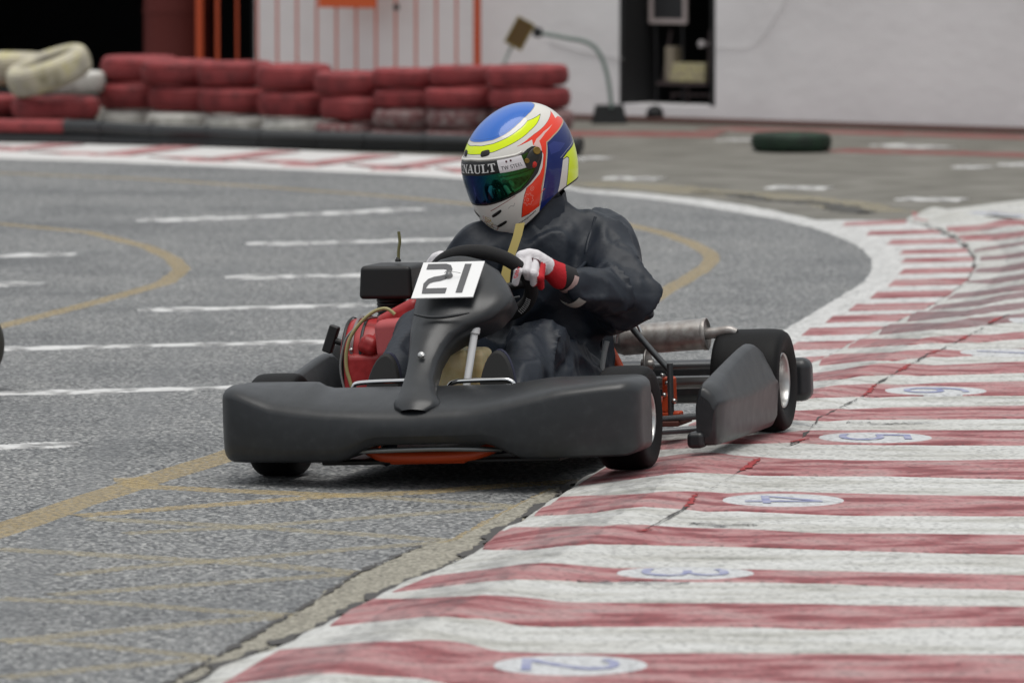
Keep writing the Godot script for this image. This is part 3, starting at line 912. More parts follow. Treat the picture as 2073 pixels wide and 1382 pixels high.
	var bots: Array = [[Vector2(1.7515, -26.9004), Vector2(1.9377, -26.6478)], [Vector2(1.8382, -25.9839), Vector2(1.9854, -25.8876), Vector2(2.1499, -25.993), Vector2(2.781, -26.9452), Vector2(5.2669, -30.6962)], [Vector2(1.8537, -25.4465), Vector2(1.9642, -25.2445), Vector2(2.0804, -25.2367), Vector2(2.6998, -26.1548), Vector2(5.2164, -29.8852)], [Vector2(1.8501, -24.7202), Vector2(1.9501, -24.711), Vector2(2.0483, -24.7594), Vector2(2.663, -25.7976), Vector2(4.9557, -29.6698)], [Vector2(1.8098, -24.1294), Vector2(1.8967, -24.0306), Vector2(1.9857, -23.9984), Vector2(2.5455, -24.6534), Vector2(5.4689, -28.0745)], [Vector2(1.7457, -23.4089), Vector2(1.8342, -23.2356), Vector2(1.9237, -23.2462), Vector2(2.4817, -24.0325), Vector2(5.0857, -27.7025)], [Vector2(1.6725, -22.9475), Vector2(1.7547, -22.5397), Vector2(1.8689, -22.5802), Vector2(2.424, -23.4719), Vector2(4.8025, -27.2919)], [Vector2(1.547, -21.9533), Vector2(1.677, -21.8488), Vector2(1.8154, -21.9312), Vector2(2.3433, -22.6859), Vector2(4.9224, -26.3734)], [Vector2(1.4398, -21.3313), Vector2(1.6048, -21.2103), Vector2(1.7912, -21.6366), Vector2(2.3295, -22.5516), Vector2(4.6112, -26.4302)], [Vector2(1.3305, -20.7976), Vector2(1.5182, -20.6665), Vector2(1.7557, -21.2047), Vector2(2.2553, -21.8298), Vector2(5.0649, -25.3449)], [Vector2(1.2023, -20.2217), Vector2(1.4086, -20.076), Vector2(1.7156, -20.7175), Vector2(2.185, -21.1455), Vector2(5.51, -24.1777)], [Vector2(1.0707, -19.6869), Vector2(1.2559, -19.4249), Vector2(1.3993, -19.6313), Vector2(1.6485, -19.9032), Vector2(2.0749, -20.0741), Vector2(6.2518, -21.7483)], [Vector2(0.9434, -18.9612), Vector2(1.1534, -18.799), Vector2(1.2981, -19.0965), Vector2(1.6012, -19.329), Vector2(2.0094, -19.4369), Vector2(6.3598, -20.5876)], [Vector2(0.7935, -18.3282), Vector2(0.9612, -18.1198), Vector2(1.1414, -18.4094), Vector2(1.5368, -18.5461), Vector2(1.9188, -18.5557), Vector2(6.4174, -18.6687)], [Vector2(0.6402, -17.6512), Vector2(0.8351, -17.4485), Vector2(0.9979, -17.6617), Vector2(1.1675, -17.7292), Vector2(1.4702, -17.7373), Vector2(1.8338, -17.7285), Vector2(6.3325, -17.6192)], [Vector2(0.485, -16.9095), Vector2(0.6198, -16.7151), Vector2(0.773, -16.8491), Vector2(0.9288, -16.9637), Vector2(1.1171, -16.979), Vector2(1.4078, -16.9802), Vector2(1.7561, -16.9721), Vector2(6.2548, -16.867)], [Vector2(0.3479, -16.1937), Vector2(0.4675, -16.0713), Vector2(0.5969, -16.0937), Vector2(0.7475, -16.2893), Vector2(0.8177, -16.2332), Vector2(0.9597, -16.2192), Vector2(1.3425, -16.1868), Vector2(1.6728, -16.162), Vector2(6.1601, -15.8242)], [Vector2(0.1661, -15.3114), Vector2(0.3591, -15.2864), Vector2(0.4458, -15.3202), Vector2(0.5753, -15.4061), Vector2(0.7407, -15.3846), Vector2(0.9105, -15.3814), Vector2(1.0784, -15.3351), Vector2(1.2674, -15.2754), Vector2(1.5751, -15.2113), Vector2(5.9805, -14.2936)], [Vector2(0.0532, -14.5869), Vector2(0.1949, -14.4423), Vector2(0.3526, -14.5096), Vector2(0.4231, -14.535), Vector2(0.5397, -14.5406), Vector2(0.6653, -14.4846), Vector2(0.7914, -14.4361), Vector2(0.9504, -14.4286), Vector2(1.1958, -14.4059), Vector2(1.4901, -14.3839), Vector2(5.9776, -14.0491)], [Vector2(-0.0831, -13.9176), Vector2(0.0367, -13.6825), Vector2(0.1473, -13.6665), Vector2(0.2226, -13.7202), Vector2(0.3467, -13.804), Vector2(0.5757, -13.7535), Vector2(0.727, -13.6972), Vector2(0.9515, -13.6269), Vector2(1.1286, -13.5892), Vector2(1.4043, -13.5494), Vector2(5.8583, -12.9075)], [Vector2(-0.2521, -13.0218), Vector2(-0.1412, -13.0046), Vector2(-0.0172, -12.9884), Vector2(0.1063, -13.0645), Vector2(0.284, -13.1013), Vector2(0.5257, -13.0793), Vector2(0.6927, -13.0446), Vector2(0.8336, -12.9748), Vector2(1.0727, -12.9106), Vector2(1.334, -12.8655), Vector2(5.7684, -12.0998)], [Vector2(-0.3673, -12.4276), Vector2(-0.2347, -12.3734), Vector2(-0.1173, -12.3491), Vector2(-0.0502, -12.3878), Vector2(-0.0005, -12.3431), Vector2(0.0666, -12.3107), Vector2(0.3097, -12.3175), Vector2(0.5151, -12.293), Vector2(0.6164, -12.2484), Vector2(0.7546, -12.2752), Vector2(1.0215, -12.2889), Vector2(1.2753, -12.2941), Vector2(5.7744, -12.3867)], [Vector2(-0.5407, -11.4867), Vector2(-0.4389, -11.4782), Vector2(-0.3447, -11.4695), Vector2(-0.2186, -11.5188), Vector2(-0.1726, -11.5307), Vector2(-0.1245, -11.4531), Vector2(-0.0699, -11.3835), Vector2(0.149, -11.3524), Vector2(0.5128, -11.3389), Vector2(0.942, -11.3236), Vector2(1.1749, -11.3167), Vector2(5.6729, -11.1833)], [Vector2(-0.6824, -10.8042), Vector2(-0.3588, -10.7271), Vector2(-0.1168, -10.6515), Vector2(0.8815, -10.5886), Vector2(1.099, -10.5786), Vector2(5.5943, -10.3725)]]
	for i in tops.size():
		mb = MB.new()
		sheet(mb, tops[i], bots[i], 0.003, true, 0.009, 150, 5, i * 31.0)
		part("red_band", mb, reds[2] if i in [3, 4, 5, 6, 7, 8, 9, 10] else reds[i % 2], kerb)
	# seam between the hump and the slab behind, and the broken edge against the asphalt
	var tar := tri(mat(lin(0.065, 0.062, 0.06), 0.9), 3.0, true)
	mb = MB.new()
	var seam: Array = [Vector2(1.7177, -21.0088), Vector2(1.6325, -20.6714), Vector2(1.4515, -19.8181), Vector2(1.3414, -19.3019), Vector2(1.2878, -19.1246), Vector2(1.1824, -18.5923), Vector2(1.0632, -18.0293), Vector2(1.0068, -17.6707), Vector2(0.9134, -17.2383), Vector2(0.8421, -16.9393), Vector2(0.7599, -16.3034), Vector2(0.6309, -15.7812), Vector2(0.5778, -15.4746), Vector2(0.4845, -14.9974), Vector2(0.4446, -14.829), Vector2(0.409, -14.532), Vector2(0.2951, -13.9825)]
	var wide := []
	var r := RandomNumberGenerator.new()
	r.seed = 12
	for i in 60:
		wide.append(clampf(r.randfn(0.35, 0.9), 0.03, 1.6))
	stroke(mb, seam, 0.0055, 0.0045, 0.008, 240, 2.0, true, wide, false)
	part("crack", mb, tar, kerb)
	mb = MB.new()
	wide = []
	for i in 70:
		wide.append(clampf(r.randfn(0.3, 0.9), 0.03, 2.4))
	stroke(mb, [Vector2(0.9893, -19.5067), Vector2(1.1144, -20.1365), Vector2(1.2514, -20.7858), Vector2(1.3796, -21.3594), Vector2(1.496, -21.8909), Vector2(1.5967, -22.4755), Vector2(1.7072, -23.1748), Vector2(1.7779, -23.7768), Vector2(1.8295, -24.4708), Vector2(1.8508, -25.1611), Vector2(1.8455, -25.763), Vector2(1.83, -26.2513), Vector2(1.7902, -26.7216)], 0.007, 0.006, 0.010, 200, 27.0, true, wide, false)
	part("lip_edge", mb, tar, kerb)
	var chips := tri(mat(lin(0.30, 0.02, 0.022), 0.7), 3.0, true)
	mb = MB.new()
	for k in [[[Vector2(1.6445, -20.7189), Vector2(1.5716, -20.4149)], 0.02], [[Vector2(1.4313, -19.7149), Vector2(1.4674, -19.8849)], 0.02], [[Vector2(1.2895, -19.1263), Vector2(1.3386, -19.2838)], 0.014], [[Vector2(1.1567, -18.4672), Vector2(1.2119, -18.7516)], 0.02], [[Vector2(1.0076, -17.6585), Vector2(1.0639, -18.0166)], 0.018], [[Vector2(0.7355, -16.2549), Vector2(0.79, -16.36)], 0.025], [[Vector2(0.5731, -15.4479), Vector2(0.6361, -15.7862)], 0.03], [[Vector2(0.409, -14.532), Vector2(0.4462, -14.8404)], 0.02], [[Vector2(0.2835, -13.9624), Vector2(0.3189, -14.0418)], 0.015]]:
		stroke(mb, k[0], k[1] * 0.5, 0.0055, 0.012, 20, 9.0, true, [0.3, 1.0, 0.7, 1.1, 0.2], false)
	part("worn_patch", mb, chips, kerb)
	mb = MB.new()
	var scuff: Array = [[Vector2(0.9158, -16.8726), Vector2(1.0125, -16.7974), Vector2(1.1441, -16.8563)], [Vector2(0.415, -14.2541), Vector2(0.4813, -14.1895), Vector2(0.5622, -14.2217)], [Vector2(0.1398, -13.0607), Vector2(0.2655, -13.0648), Vector2(0.3749, -13.0467)]]
	for k in scuff.size():
		stroke(mb, scuff[k], 0.03, 0.0045, 0.03, 30, k * 5.0, true, [0.05, 0.7, 0.3, 0.8, 0.1])
	var smear := tri(mat(Color.WHITE, 0.8), 1.2, true)
	smear.albedo_texture = tex(noise(0.05, FastNoiseLite.TYPE_SIMPLEX_SMOOTH, 5, 66), [[0.0, Color(lin(0.12, 0.12, 0.13), 0.0)], [0.45, Color(lin(0.12, 0.12, 0.13), 0.2)], [1.0, Color(lin(0.1, 0.1, 0.11), 0.75)]], 256)
	smear.transparency = BaseMaterial3D.TRANSPARENCY_ALPHA
	part("rubber_scuff", mb, smear, kerb)

	var film := smear.duplicate()
	film.albedo_texture = tex(noise(0.03, FastNoiseLite.TYPE_SIMPLEX_SMOOTH, 6, 68), [[0.0, Color(lin(0.16, 0.16, 0.17), 0.0)], [0.45, Color(lin(0.15, 0.15, 0.16), 0.08)], [1.0, Color(lin(0.13, 0.13, 0.14), 0.42)]], 512)
	film.uv1_scale = Vector3(1.1, 1.0, 0.5)
	for e in [[0.20, 0.16]]:
		var run := []
		for i in 90:
			var t := lerpf(0.02, 0.93, i / 89.0)
			var p := along(lip, t)
			var dd := along(lip, minf(t + 0.02, 1.0)) - along(lip, maxf(t - 0.02, 0.0))
			run.append(p + Vector2(-dd.y, dd.x).normalized() * (e[0] + 0.02 * ragged.get_noise_2d(t * 60.0, e[0] * 90.0)))
		mb = MB.new()
		stroke(mb, run, e[1], 0.0062, 0.02, 260, e[0] * 100.0, true, [], false)
		part("rubber_mark", mb, film, kerb)

	# numbered white ovals
	var ink := tri(mat(Color.WHITE, 0.6), 2.0, true)
	ink.albedo_texture = tex(noise(0.04, FastNoiseLite.TYPE_SIMPLEX_SMOOTH, 5, 67), [[0.0, lin(0.17, 0.19, 0.38)], [0.5, lin(0.27, 0.285, 0.43)], [1.0, lin(0.5, 0.5, 0.54)]], 256)
	var oval_white := grained(tri(mat(lin(0.57, 0.58, 0.59), 0.6), 1.0, true), 0.5)
	var ovals: Array = [[Vector2(0.1111, -11.6817), Vector2(-0.0389, -11.6817), Vector2(0.2609, -11.6761)], [Vector2(0.3719, -13.2212), Vector2(0.2209, -13.2212), Vector2(0.5228, -13.2192)], [Vector2(0.6493, -14.7573), Vector2(0.5004, -14.7573), Vector2(0.7981, -14.7554)], [Vector2(0.9651, -16.3885), Vector2(0.811, -16.3885), Vector2(1.1188, -16.3836)], [Vector2(1.2263, -17.8635), Vector2(1.0759, -17.8568), Vector2(1.3762, -17.8619)], [Vector2(1.5485, -19.2872), Vector2(1.3957, -19.2846), Vector2(1.7009, -19.2849)], [Vector2(1.8081, -20.6581), Vector2(1.6574, -20.6313), Vector2(1.9566, -20.6575)], [Vector2(2.1173, -26.859), Vector2(1.977, -26.8594), Vector2(2.2723, -27.032)]]
	var deep := [0.148, 0.115, 0.15, 0.15, 0.15, 0.14, 0.15, 0.15]
	var digits := ["1", "2", "3", "4", "5", "6", "7", "8"]
	for i in ovals.size():
		var c: Vector2 = ovals[i][0]
		var ax: Vector2 = (ovals[i][2] - ovals[i][1]) / 2
		var ay: Vector2 = Vector2(-ax.y, ax.x).normalized() * deep[i]
		mb = MB.new()
		rows = []
		for q in 7:
			var row := []
			for j in 28:
				var w := TAU * j / 28
				var p: Vector2 = c + (ax * cos(w) + ay * sin(w)) * (1.0 if q == 6 else q / 5.0 * 0.97)
				row.append(Vector3(p.x, kerb_y(p) + (0.0045 if q < 6 else 0.0), p.y))
			rows.append(row)
		mb.grid(rows, true)
		var ov := part("number_oval", mb, oval_white, kerb)
		var let := lettering(["2", "3", "4", "5", "6", "7", "8", "9"][i], "Droid Sans", 400)
		mb = MB.new()
		for p in let[0]:
			# digits lie on their side, read from the slab
			var q: Vector2 = c + ax * (0.62 - 1.24 * p.y) * -1.0 + ay * (p.x - 0.5) * 1.15
			mb.put(Vector3(q.x, kerb_y(q) + 0.006, q.y), Vector3.UP)
		for k in let[1]:
			mb.ix.append(k)
		part("painted_number", mb, ink, ov)

	# beige joint strip along the kerb with its crack
	var joint := tri(mat(Color.WHITE, 0.85), 0.8, true)
	joint.albedo_texture = speckle([[0.0, lin(0.12, 0.112, 0.09)], [0.5, lin(0.26, 0.243, 0.197)], [1.0, lin(0.40, 0.38, 0.315)]], 0.36, 512, 8)
	mb = MB.new()
	sheet(mb, [Vector2(-0.7289, -11.2572), Vector2(-0.6807, -11.5142), Vector2(-0.646, -11.7255), Vector2(-0.5982, -11.9968), Vector2(-0.5475, -12.2652), Vector2(-0.4494, -12.8393), Vector2(-0.3429, -13.5165), Vector2(-0.2101, -14.06), Vector2(-0.127, -14.2158), Vector2(-0.0313, -14.7608), Vector2(0.0529, -15.1916), Vector2(0.1155, -15.435)], [Vector2(-0.6882, -11.2572), Vector2(-0.636, -11.542), Vector2(-0.5717, -11.9445), Vector2(-0.4952, -12.1873), Vector2(-0.4172, -12.4886), Vector2(-0.3301, -12.9257), Vector2(-0.2667, -13.2282), Vector2(-0.1847, -13.5165), Vector2(-0.0944, -13.9377), Vector2(-0.0419, -14.3216), Vector2(0.0862, -15.0492), Vector2(0.1536, -15.5346)], 0.003, false, 0.02, 120, 3, 3.0)
	var strip := struct("joint_strip", mb, joint, "beige strip of asphalt along the edge of the kerb")
	mb = MB.new()
	wide = []
	for i in 50:
		wide.append(clampf(r.randfn(1.0, 0.6), 0.2, 2.5))
	stroke(mb, [Vector2(-0.7289, -11.2572), Vector2(-0.6807, -11.5142), Vector2(-0.646, -11.7255), Vector2(-0.5982, -11.9968), Vector2(-0.5475, -12.2652), Vector2(-0.5005, -12.5704), Vector2(-0.4494, -12.8393), Vector2(-0.3968, -13.1468), Vector2(-0.3429, -13.5165), Vector2(-0.2727, -13.8077), Vector2(-0.2104, -14.0806)], 0.012, 0.006, 0.012, 160, 7.0, false, wide, false)
	part("crack", mb, tar, strip)
	mb = MB.new()
	wide = []
	for i in 70:
		wide.append(clampf(r.randfn(0.9, 0.75), 0.05, 2.6))
	stroke(mb, [Vector2(-0.6882, -11.2572), Vector2(-0.636, -11.542), Vector2(-0.5621, -11.9445), Vector2(-0.4867, -12.2184), Vector2(-0.4077, -12.5049), Vector2(-0.3222, -12.9431), Vector2(-0.2593, -13.2282), Vector2(-0.1763, -13.5356), Vector2(-0.0834, -13.9681), Vector2(-0.0362, -14.3536), Vector2(0.0936, -15.0845), Vector2(0.1614, -15.5722)], 0.022, 0.007, 0.02, 220, 17.0, false, wide, false)
	part("broken_edge", mb, tar, strip)

	# white start-grid lines across the track
	var grid: Array = [[[Vector2(-1.6575, -27.1708), Vector2(-1.0477, -27.5568), Vector2(-0.4296, -28.1159)], 0.1368, [0.3, 1.5, 1.7, 1.6, 1.0, 0.9, 0.9, 0.85, 0.9, 1.3, 0.9, 1.2, 1.4, 0.6]], [[Vector2(-1.1018, -25.492), Vector2(-0.6883, -25.6268), Vector2(-0.2196, -25.8317)], 0.1224, [0.3, 1.5, 1.7, 1.6, 1.0, 0.9, 0.9, 0.85, 0.9, 1.3, 0.9, 1.2, 1.4, 0.6]], [[Vector2(-1.0921, -23.3988), Vector2(-0.5197, -23.541), Vector2(-0.3326, -23.5984)], 0.108, [0.3, 1.5, 1.7, 1.6, 1.0, 0.9, 0.9, 0.85, 0.9, 1.3, 0.9, 1.2, 1.4, 0.6]], [[Vector2(-1.3182, -21.6704), Vector2(-0.8304, -21.8169), Vector2(-0.4846, -21.9406)], 0.0936, [0.3, 1.5, 1.7, 1.6, 1.0, 0.9, 0.9, 0.85, 0.9, 1.3, 0.9, 1.2, 1.4, 0.6]], [[Vector2(-1.7429, -19.888), Vector2(-1.3378, -20.0115), Vector2(-0.6246, -20.2208), Vector2(-0.4477, -20.2631)], 0.0864, [1.6,1.6,1.5,1.0,0.8,0.85,0.9,1.2,1.5,1.1,0.9]], [[Vector2(-1.596, -18.2021), Vector2(-1.2245, -18.3056), Vector2(-0.7699, -18.463), Vector2(-0.587, -18.5161)], 0.09, [0.9,1.0,1.5,1.3,0.9,0.9,1.0,1.5,1.5]], [[Vector2(-1.4734, -16.4913), Vector2(-1.1589, -16.6192)], 0.1224, [1,1,0.7,1.1,1.0,0.3]], [[Vector2(-2.1549, -24.6178), Vector2(-1.76, -24.8705)], 0.1584, [0.5,0.5,0.6,1.2,1.3,0.3]], [[Vector2(-2.0077, -22.9279), Vector2(-1.7622, -23.1195)], 0.144, [1,1,1,0.3]]]
	for i in grid.size():
		mb = MB.new()
		stroke(mb, grid[i][0], grid[i][1], 0.0035, 0.02, 60, i * 9.0, false, grid[i][2])
		struct("grid_line", mb, worn, "white grid line painted across the track")

	# faded yellow lines
	var yellow := tri(mat(Color.WHITE, 0.75), 1.4, true)
	yellow.albedo_texture = tex(noise(0.06, FastNoiseLite.TYPE_SIMPLEX_SMOOTH, 6, 61), [[0.0, Color(lin(0.40, 0.30, 0.15), 0.05)], [0.4, Color(lin(0.46, 0.36, 0.19), 0.40)], [1.0, Color(lin(0.52, 0.39, 0.19), 0.72)]], 512)
	yellow.transparency = BaseMaterial3D.TRANSPARENCY_ALPHA
	var pale := yellow.duplicate()
	pale.albedo_texture = tex(noise(0.06, FastNoiseLite.TYPE_SIMPLEX_SMOOTH, 6, 62), [[0.0, Color(lin(0.42, 0.37, 0.26), 0.05)], [0.4, Color(lin(0.44, 0.385, 0.26), 0.28)], [1.0, Color(lin(0.48, 0.42, 0.27), 0.58)]], 512)
	var ylines: Array = [[[Vector2(-2.8085, -31.5424), Vector2(-2.5988, -31.4403), Vector2(-1.8116, -30.8411), Vector2(-1.0391, -29.8454), Vector2(-0.5504, -29.1726), Vector2(-0.22, -28.5713), Vector2(0.141, -27.8335), Vector2(0.461, -27.0571), Vector2(0.6376, -26.3226), Vector2(0.7416, -25.5592), Vector2(0.7981, -24.9025), Vector2(0.7899, -24.4008), Vector2(0.7055, -23.656), Vector2(0.482, -22.0656), Vector2(0.1857, -20.4777), Vector2(-0.3404, -17.9985), Vector2(-0.5942, -17.0149), Vector2(-0.7675, -16.214), Vector2(-0.9218, -15.6354), Vector2(-1.0683, -15.0492), Vector2(-1.198, -14.4289), Vector2(-1.2981, -14.0088)], 0.1, 0], [[Vector2(-2.3773, -27.1708), Vector2(-2.2286, -26.9443), Vector2(-1.7993, -26.3226), Vector2(-1.4869, -25.2924), Vector2(-1.3385, -24.4933), Vector2(-1.2751, -23.8894), Vector2(-1.2951, -23.1195), Vector2(-1.4777, -22.116), Vector2(-1.7326, -20.9206), Vector2(-1.8232, -20.4344)], 0.066, 0], [[Vector2(-0.9813, -15.6863), Vector2(-0.9247, -15.4722), Vector2(-0.7219, -15.3734), Vector2(-0.4109, -15.2517), Vector2(-0.2288, -15.3245), Vector2(-0.0329, -15.4846), Vector2(0.1731, -15.6101)], 0.07, 0], [[Vector2(-1.048, -14.7608), Vector2(-0.7641, -14.9906), Vector2(-0.5066, -15.1916), Vector2(-0.4109, -15.2517)], 0.05, 0], [[Vector2(-0.9057, -14.3751), Vector2(-0.6243, -14.5269), Vector2(-0.3032, -14.7608), Vector2(0.0162, -14.9906), Vector2(0.1014, -15.1677)], 0.05, 1], [[Vector2(-0.4109, -15.2517), Vector2(-0.2261, -15.1438), Vector2(0.0162, -14.9906)], 0.05, 1], [[Vector2(-1.0087, -14.7045), Vector2(-0.7195, -14.5709), Vector2(-0.5524, -14.4723), Vector2(-0.3409, -14.3536), Vector2(-0.1269, -14.2053)], 0.05, 1], [[Vector2(-1.1659, -14.0395), Vector2(-0.8758, -13.8975), Vector2(-0.5686, -13.7386), Vector2(-0.3332, -13.5642)], 0.05, 1], [[Vector2(-0.1269, -14.2053), Vector2(-0.3785, -14.0395), Vector2(-0.617, -13.8375), Vector2(-0.861, -13.6606), Vector2(-0.9928, -13.5165)], 0.05, 1], [[Vector2(-1.0872, -13.0841), Vector2(-0.8195, -12.9956), Vector2(-0.6368, -12.8823), Vector2(-0.4476, -12.788)], 0.05, 1], [[Vector2(-0.2042, -13.6606), Vector2(-0.4712, -13.4692), Vector2(-0.7842, -13.2831), Vector2(-0.987, -13.1468)], 0.045, 1], [[Vector2(-0.4476, -12.788), Vector2(-0.6459, -12.6532), Vector2(-0.8862, -12.4643), Vector2(-1.0263, -12.3441)], 0.05, 1], [[Vector2(-1.0302, -12.3919), Vector2(-0.8241, -12.2809), Vector2(-0.5788, -12.0951)], 0.05, 1], [[Vector2(-0.5788, -12.0951), Vector2(-0.8017, -11.9445), Vector2(-0.9813, -11.7976)], 0.05, 1], [[Vector2(0.1154, -15.4103), Vector2(-0.0312, -14.7045), Vector2(-0.1269, -14.2053), Vector2(-0.1981, -14.0088)], 0.04, 0]]
	for i in ylines.size():
		mb = MB.new()
		stroke(mb, ylines[i][0], ylines[i][1], 0.0015 + 0.0005 * (i % 4), 0.012, 90, i * 7.0, false, [0.8, 0.75, 0.7, 0.65, 0.7, 0.9, 1.0, 1.05] if i == 0 else [])
		struct("yellow_line", mb, pale if ylines[i][2] else yellow, "faded yellow line on the track")

	# kerb on the far side of the bend
	var far_white := tri(mat(lin(0.58, 0.57, 0.56), 0.7), 0.4, true)
	mb = MB.new()
	sheet(mb, [Vector2(-4.4397, -36.2504), Vector2(-3.0547, -34.9468), Vector2(-2.8773, -34.8216), Vector2(-2.0193, -34.3902), Vector2(-1.174, -33.7335), Vector2(-0.3597, -33.045), Vector2(0.0091, -32.4922), Vector2(0.1618, -31.9576)], [Vector2(-4.1904, -34.2086), Vector2(-2.8989, -33.1578), Vector2(-2.731, -33.045), Vector2(-2.1818, -32.7111), Vector2(-1.6382, -32.2763), Vector2(-1.1069, -31.8007), Vector2(-0.5911, -31.3388), Vector2(-0.2377, -30.8901), Vector2(0.1533, -30.2642)], 0.012, false, 0.03, 60, 3)
	var fk := thing("far_kerb", "pale red and white kerb along the far side of the bend below the tyre wall", "kerb")
	part("kerb_block", mb, far_white, fk)
	var fred := tri(mat(Color.WHITE, 0.7), 0.8, true)
	fred.albedo_texture = tex(noise(0.03, FastNoiseLite.TYPE_SIMPLEX_SMOOTH, 5, 71), [[0.0, lin(0.28, 0.09, 0.09)], [0.5, lin(0.36, 0.17, 0.17)], [1.0, lin(0.5, 0.36, 0.36)]], 256)
	var slants: Array = [[Vector2(-2.9359, -34.2086), Vector2(-2.765, -34.1185), Vector2(-3.0193, -33.6168), Vector2(-3.1883, -33.7042)], [Vector2(-2.5721, -34.4512), Vector2(-2.3736, -34.3598), Vector2(-2.6709, -33.6168), Vector2(-2.8659, -33.7042)], [Vector2(-2.6083, -33.5008), Vector2(-2.2819, -33.4144), Vector2(-2.1058, -33.1578), Vector2(-2.4292, -33.2429)], [Vector2(-1.9268, -34.2086), Vector2(-1.7041, -34.1185), Vector2(-2.0459, -33.045), Vector2(-2.2625, -33.1295)], [Vector2(-1.934, -32.9329), Vector2(-1.641, -32.8494), Vector2(-1.4418, -32.4922), Vector2(-1.7312, -32.574)], [Vector2(-1.3307, -33.6168), Vector2(-1.1402, -33.5297), Vector2(-1.5145, -32.3839), Vector2(-1.6995, -32.4651)], [Vector2(-1.4467, -32.6013), Vector2(-1.1319, -32.5194), Vector2(-0.913, -32.1162), Vector2(-1.2233, -32.196)], [Vector2(-0.7839, -33.1578), Vector2(-0.5973, -33.0731), Vector2(-1.0071, -31.8528), Vector2(-1.1879, -31.9314)], [Vector2(-0.8604, -32.0632), Vector2(-0.5777, -31.984), Vector2(-0.4195, -31.5937), Vector2(-0.6983, -31.671)], [Vector2(-0.3572, -32.8216), Vector2(-0.1997, -32.7387), Vector2(-0.5679, -31.4403), Vector2(-0.7201, -31.5168)], [Vector2(-0.3956, -31.6969), Vector2(-0.1677, -31.6194), Vector2(-0.0658, -31.1378), Vector2(-0.29, -31.2129)], [Vector2(-0.0684, -32.3839), Vector2(0.0348, -32.3031), Vector2(-0.1151, -31.0383), Vector2(-0.2146, -31.1129)]]
	for s in slants:
		mb = MB.new()
		sheet(mb, [s[0], s[1]], [s[3], s[2]], 0.017, false, 0.04, 16, 2, s[0].x * 50)
		part("red_strip", mb, fred, fk)

	# dashes and red lines on the paddock
	var dashes: Array = [[[Vector2(0.476, -30.8411), Vector2(0.7442, -30.7434)], 0.165], [[Vector2(1.2501, -29.9375), Vector2(1.5367, -29.8454)], 0.176], [[Vector2(1.8186, -28.9118), Vector2(2.1091, -28.7832)], 0.176], [[Vector2(2.3114, -32.0103), Vector2(2.4819, -31.9051)], 0.165], [[Vector2(0.3512, -32.9889), Vector2(0.4855, -32.8216)], 0.2475], [[Vector2(1.2389, -35.2), Vector2(1.3798, -35.073)], 0.22], [[Vector2(2.0677, -34.5124), Vector2(2.3999, -34.1485)], 0.1925], [[Vector2(2.6386, -32.33), Vector2(2.8214, -32.0632)], 0.275]]
	for i in dashes.size():
		mb = MB.new()
		stroke(mb, dashes[i][0], dashes[i][1], 0.0085, 0.03, 20, i * 4.0)
		struct("white_dash", mb, worn, "short white dash painted on the paddock")
	var rline := tri(mat(Color.WHITE, 0.75), 0.6, true)
	rline.albedo_texture = tex(noise(0.03, FastNoiseLite.TYPE_SIMPLEX_SMOOTH, 5, 72), [[0.0, lin(0.16, 0.04, 0.035)], [0.5, lin(0.2, 0.06, 0.052)], [1.0, lin(0.2, 0.14, 0.12)]], 256)
	for p in [[[Vector2(0.1248, -35.982), Vector2(0.3886, -35.982), Vector2(1.2102, -35.8493)], 0.55], [[Vector2(1.7637, -33.851), Vector2(2.3104, -33.5587), Vector2(3.0708, -33.1013)], 0.3], [[Vector2(1.2083, -36.6606), Vector2(2.1898, -35.982), Vector2(3.2707, -35.2639)], 0.35]]:
		mb = MB.new()
		stroke(mb, p[0], p[1], 0.010, 0.06, 30, 3.0)
		struct("red_line", mb, rline, "faded red line painted on the paddock")
	mb = MB.new()
	stroke(mb, [Vector2(0.9006, -29.438), Vector2(1.0786, -29.1726), Vector2(1.2003, -28.7405), Vector2(1.3756, -28.5713), Vector2(1.4948, -28.2386), Vector2(1.5645, -27.6747)], 0.10, 0.011, 0.1, 60, 3.0, false, [0.1, 0.6, 0.3, 1.0, 0.4, 1.0, 0.6])
	struct("tar_seam", mb, tri(mat(lin(0.07, 0.068, 0.062), 0.9), 1.0, true), "dark ragged seam where track meets paddock")
	mb = MB.new()
	stroke(mb, [Vector2(0.3475, -30.3588), Vector2(0.6321, -30.0766), Vector2(0.9033, -29.5276), Vector2(1.2183, -29.1726), Vector2(1.5124, -28.5713), Vector2(1.6464, -27.7539)], 0.3, 0.0065, 0.1, 60, 6.0)
	struct("yellow_line", mb, pale, "faded yellow line along the edge of the paddock")

# ---------------------------------------------------------------- white building, niche and fence
func box(mb: MB, x0: float, x1: float, y0: float, y1: float, z0: float, z1: float, r := 0.004) -> void:
	mb.rbox(Vector3(x1 - x0, y1 - y0, z1 - z0), r, Transform3D(Basis(), Vector3((x0 + x1) / 2, (y0 + y1) / 2, (z0 + z1) / 2)))

var wallframe: Transform3D

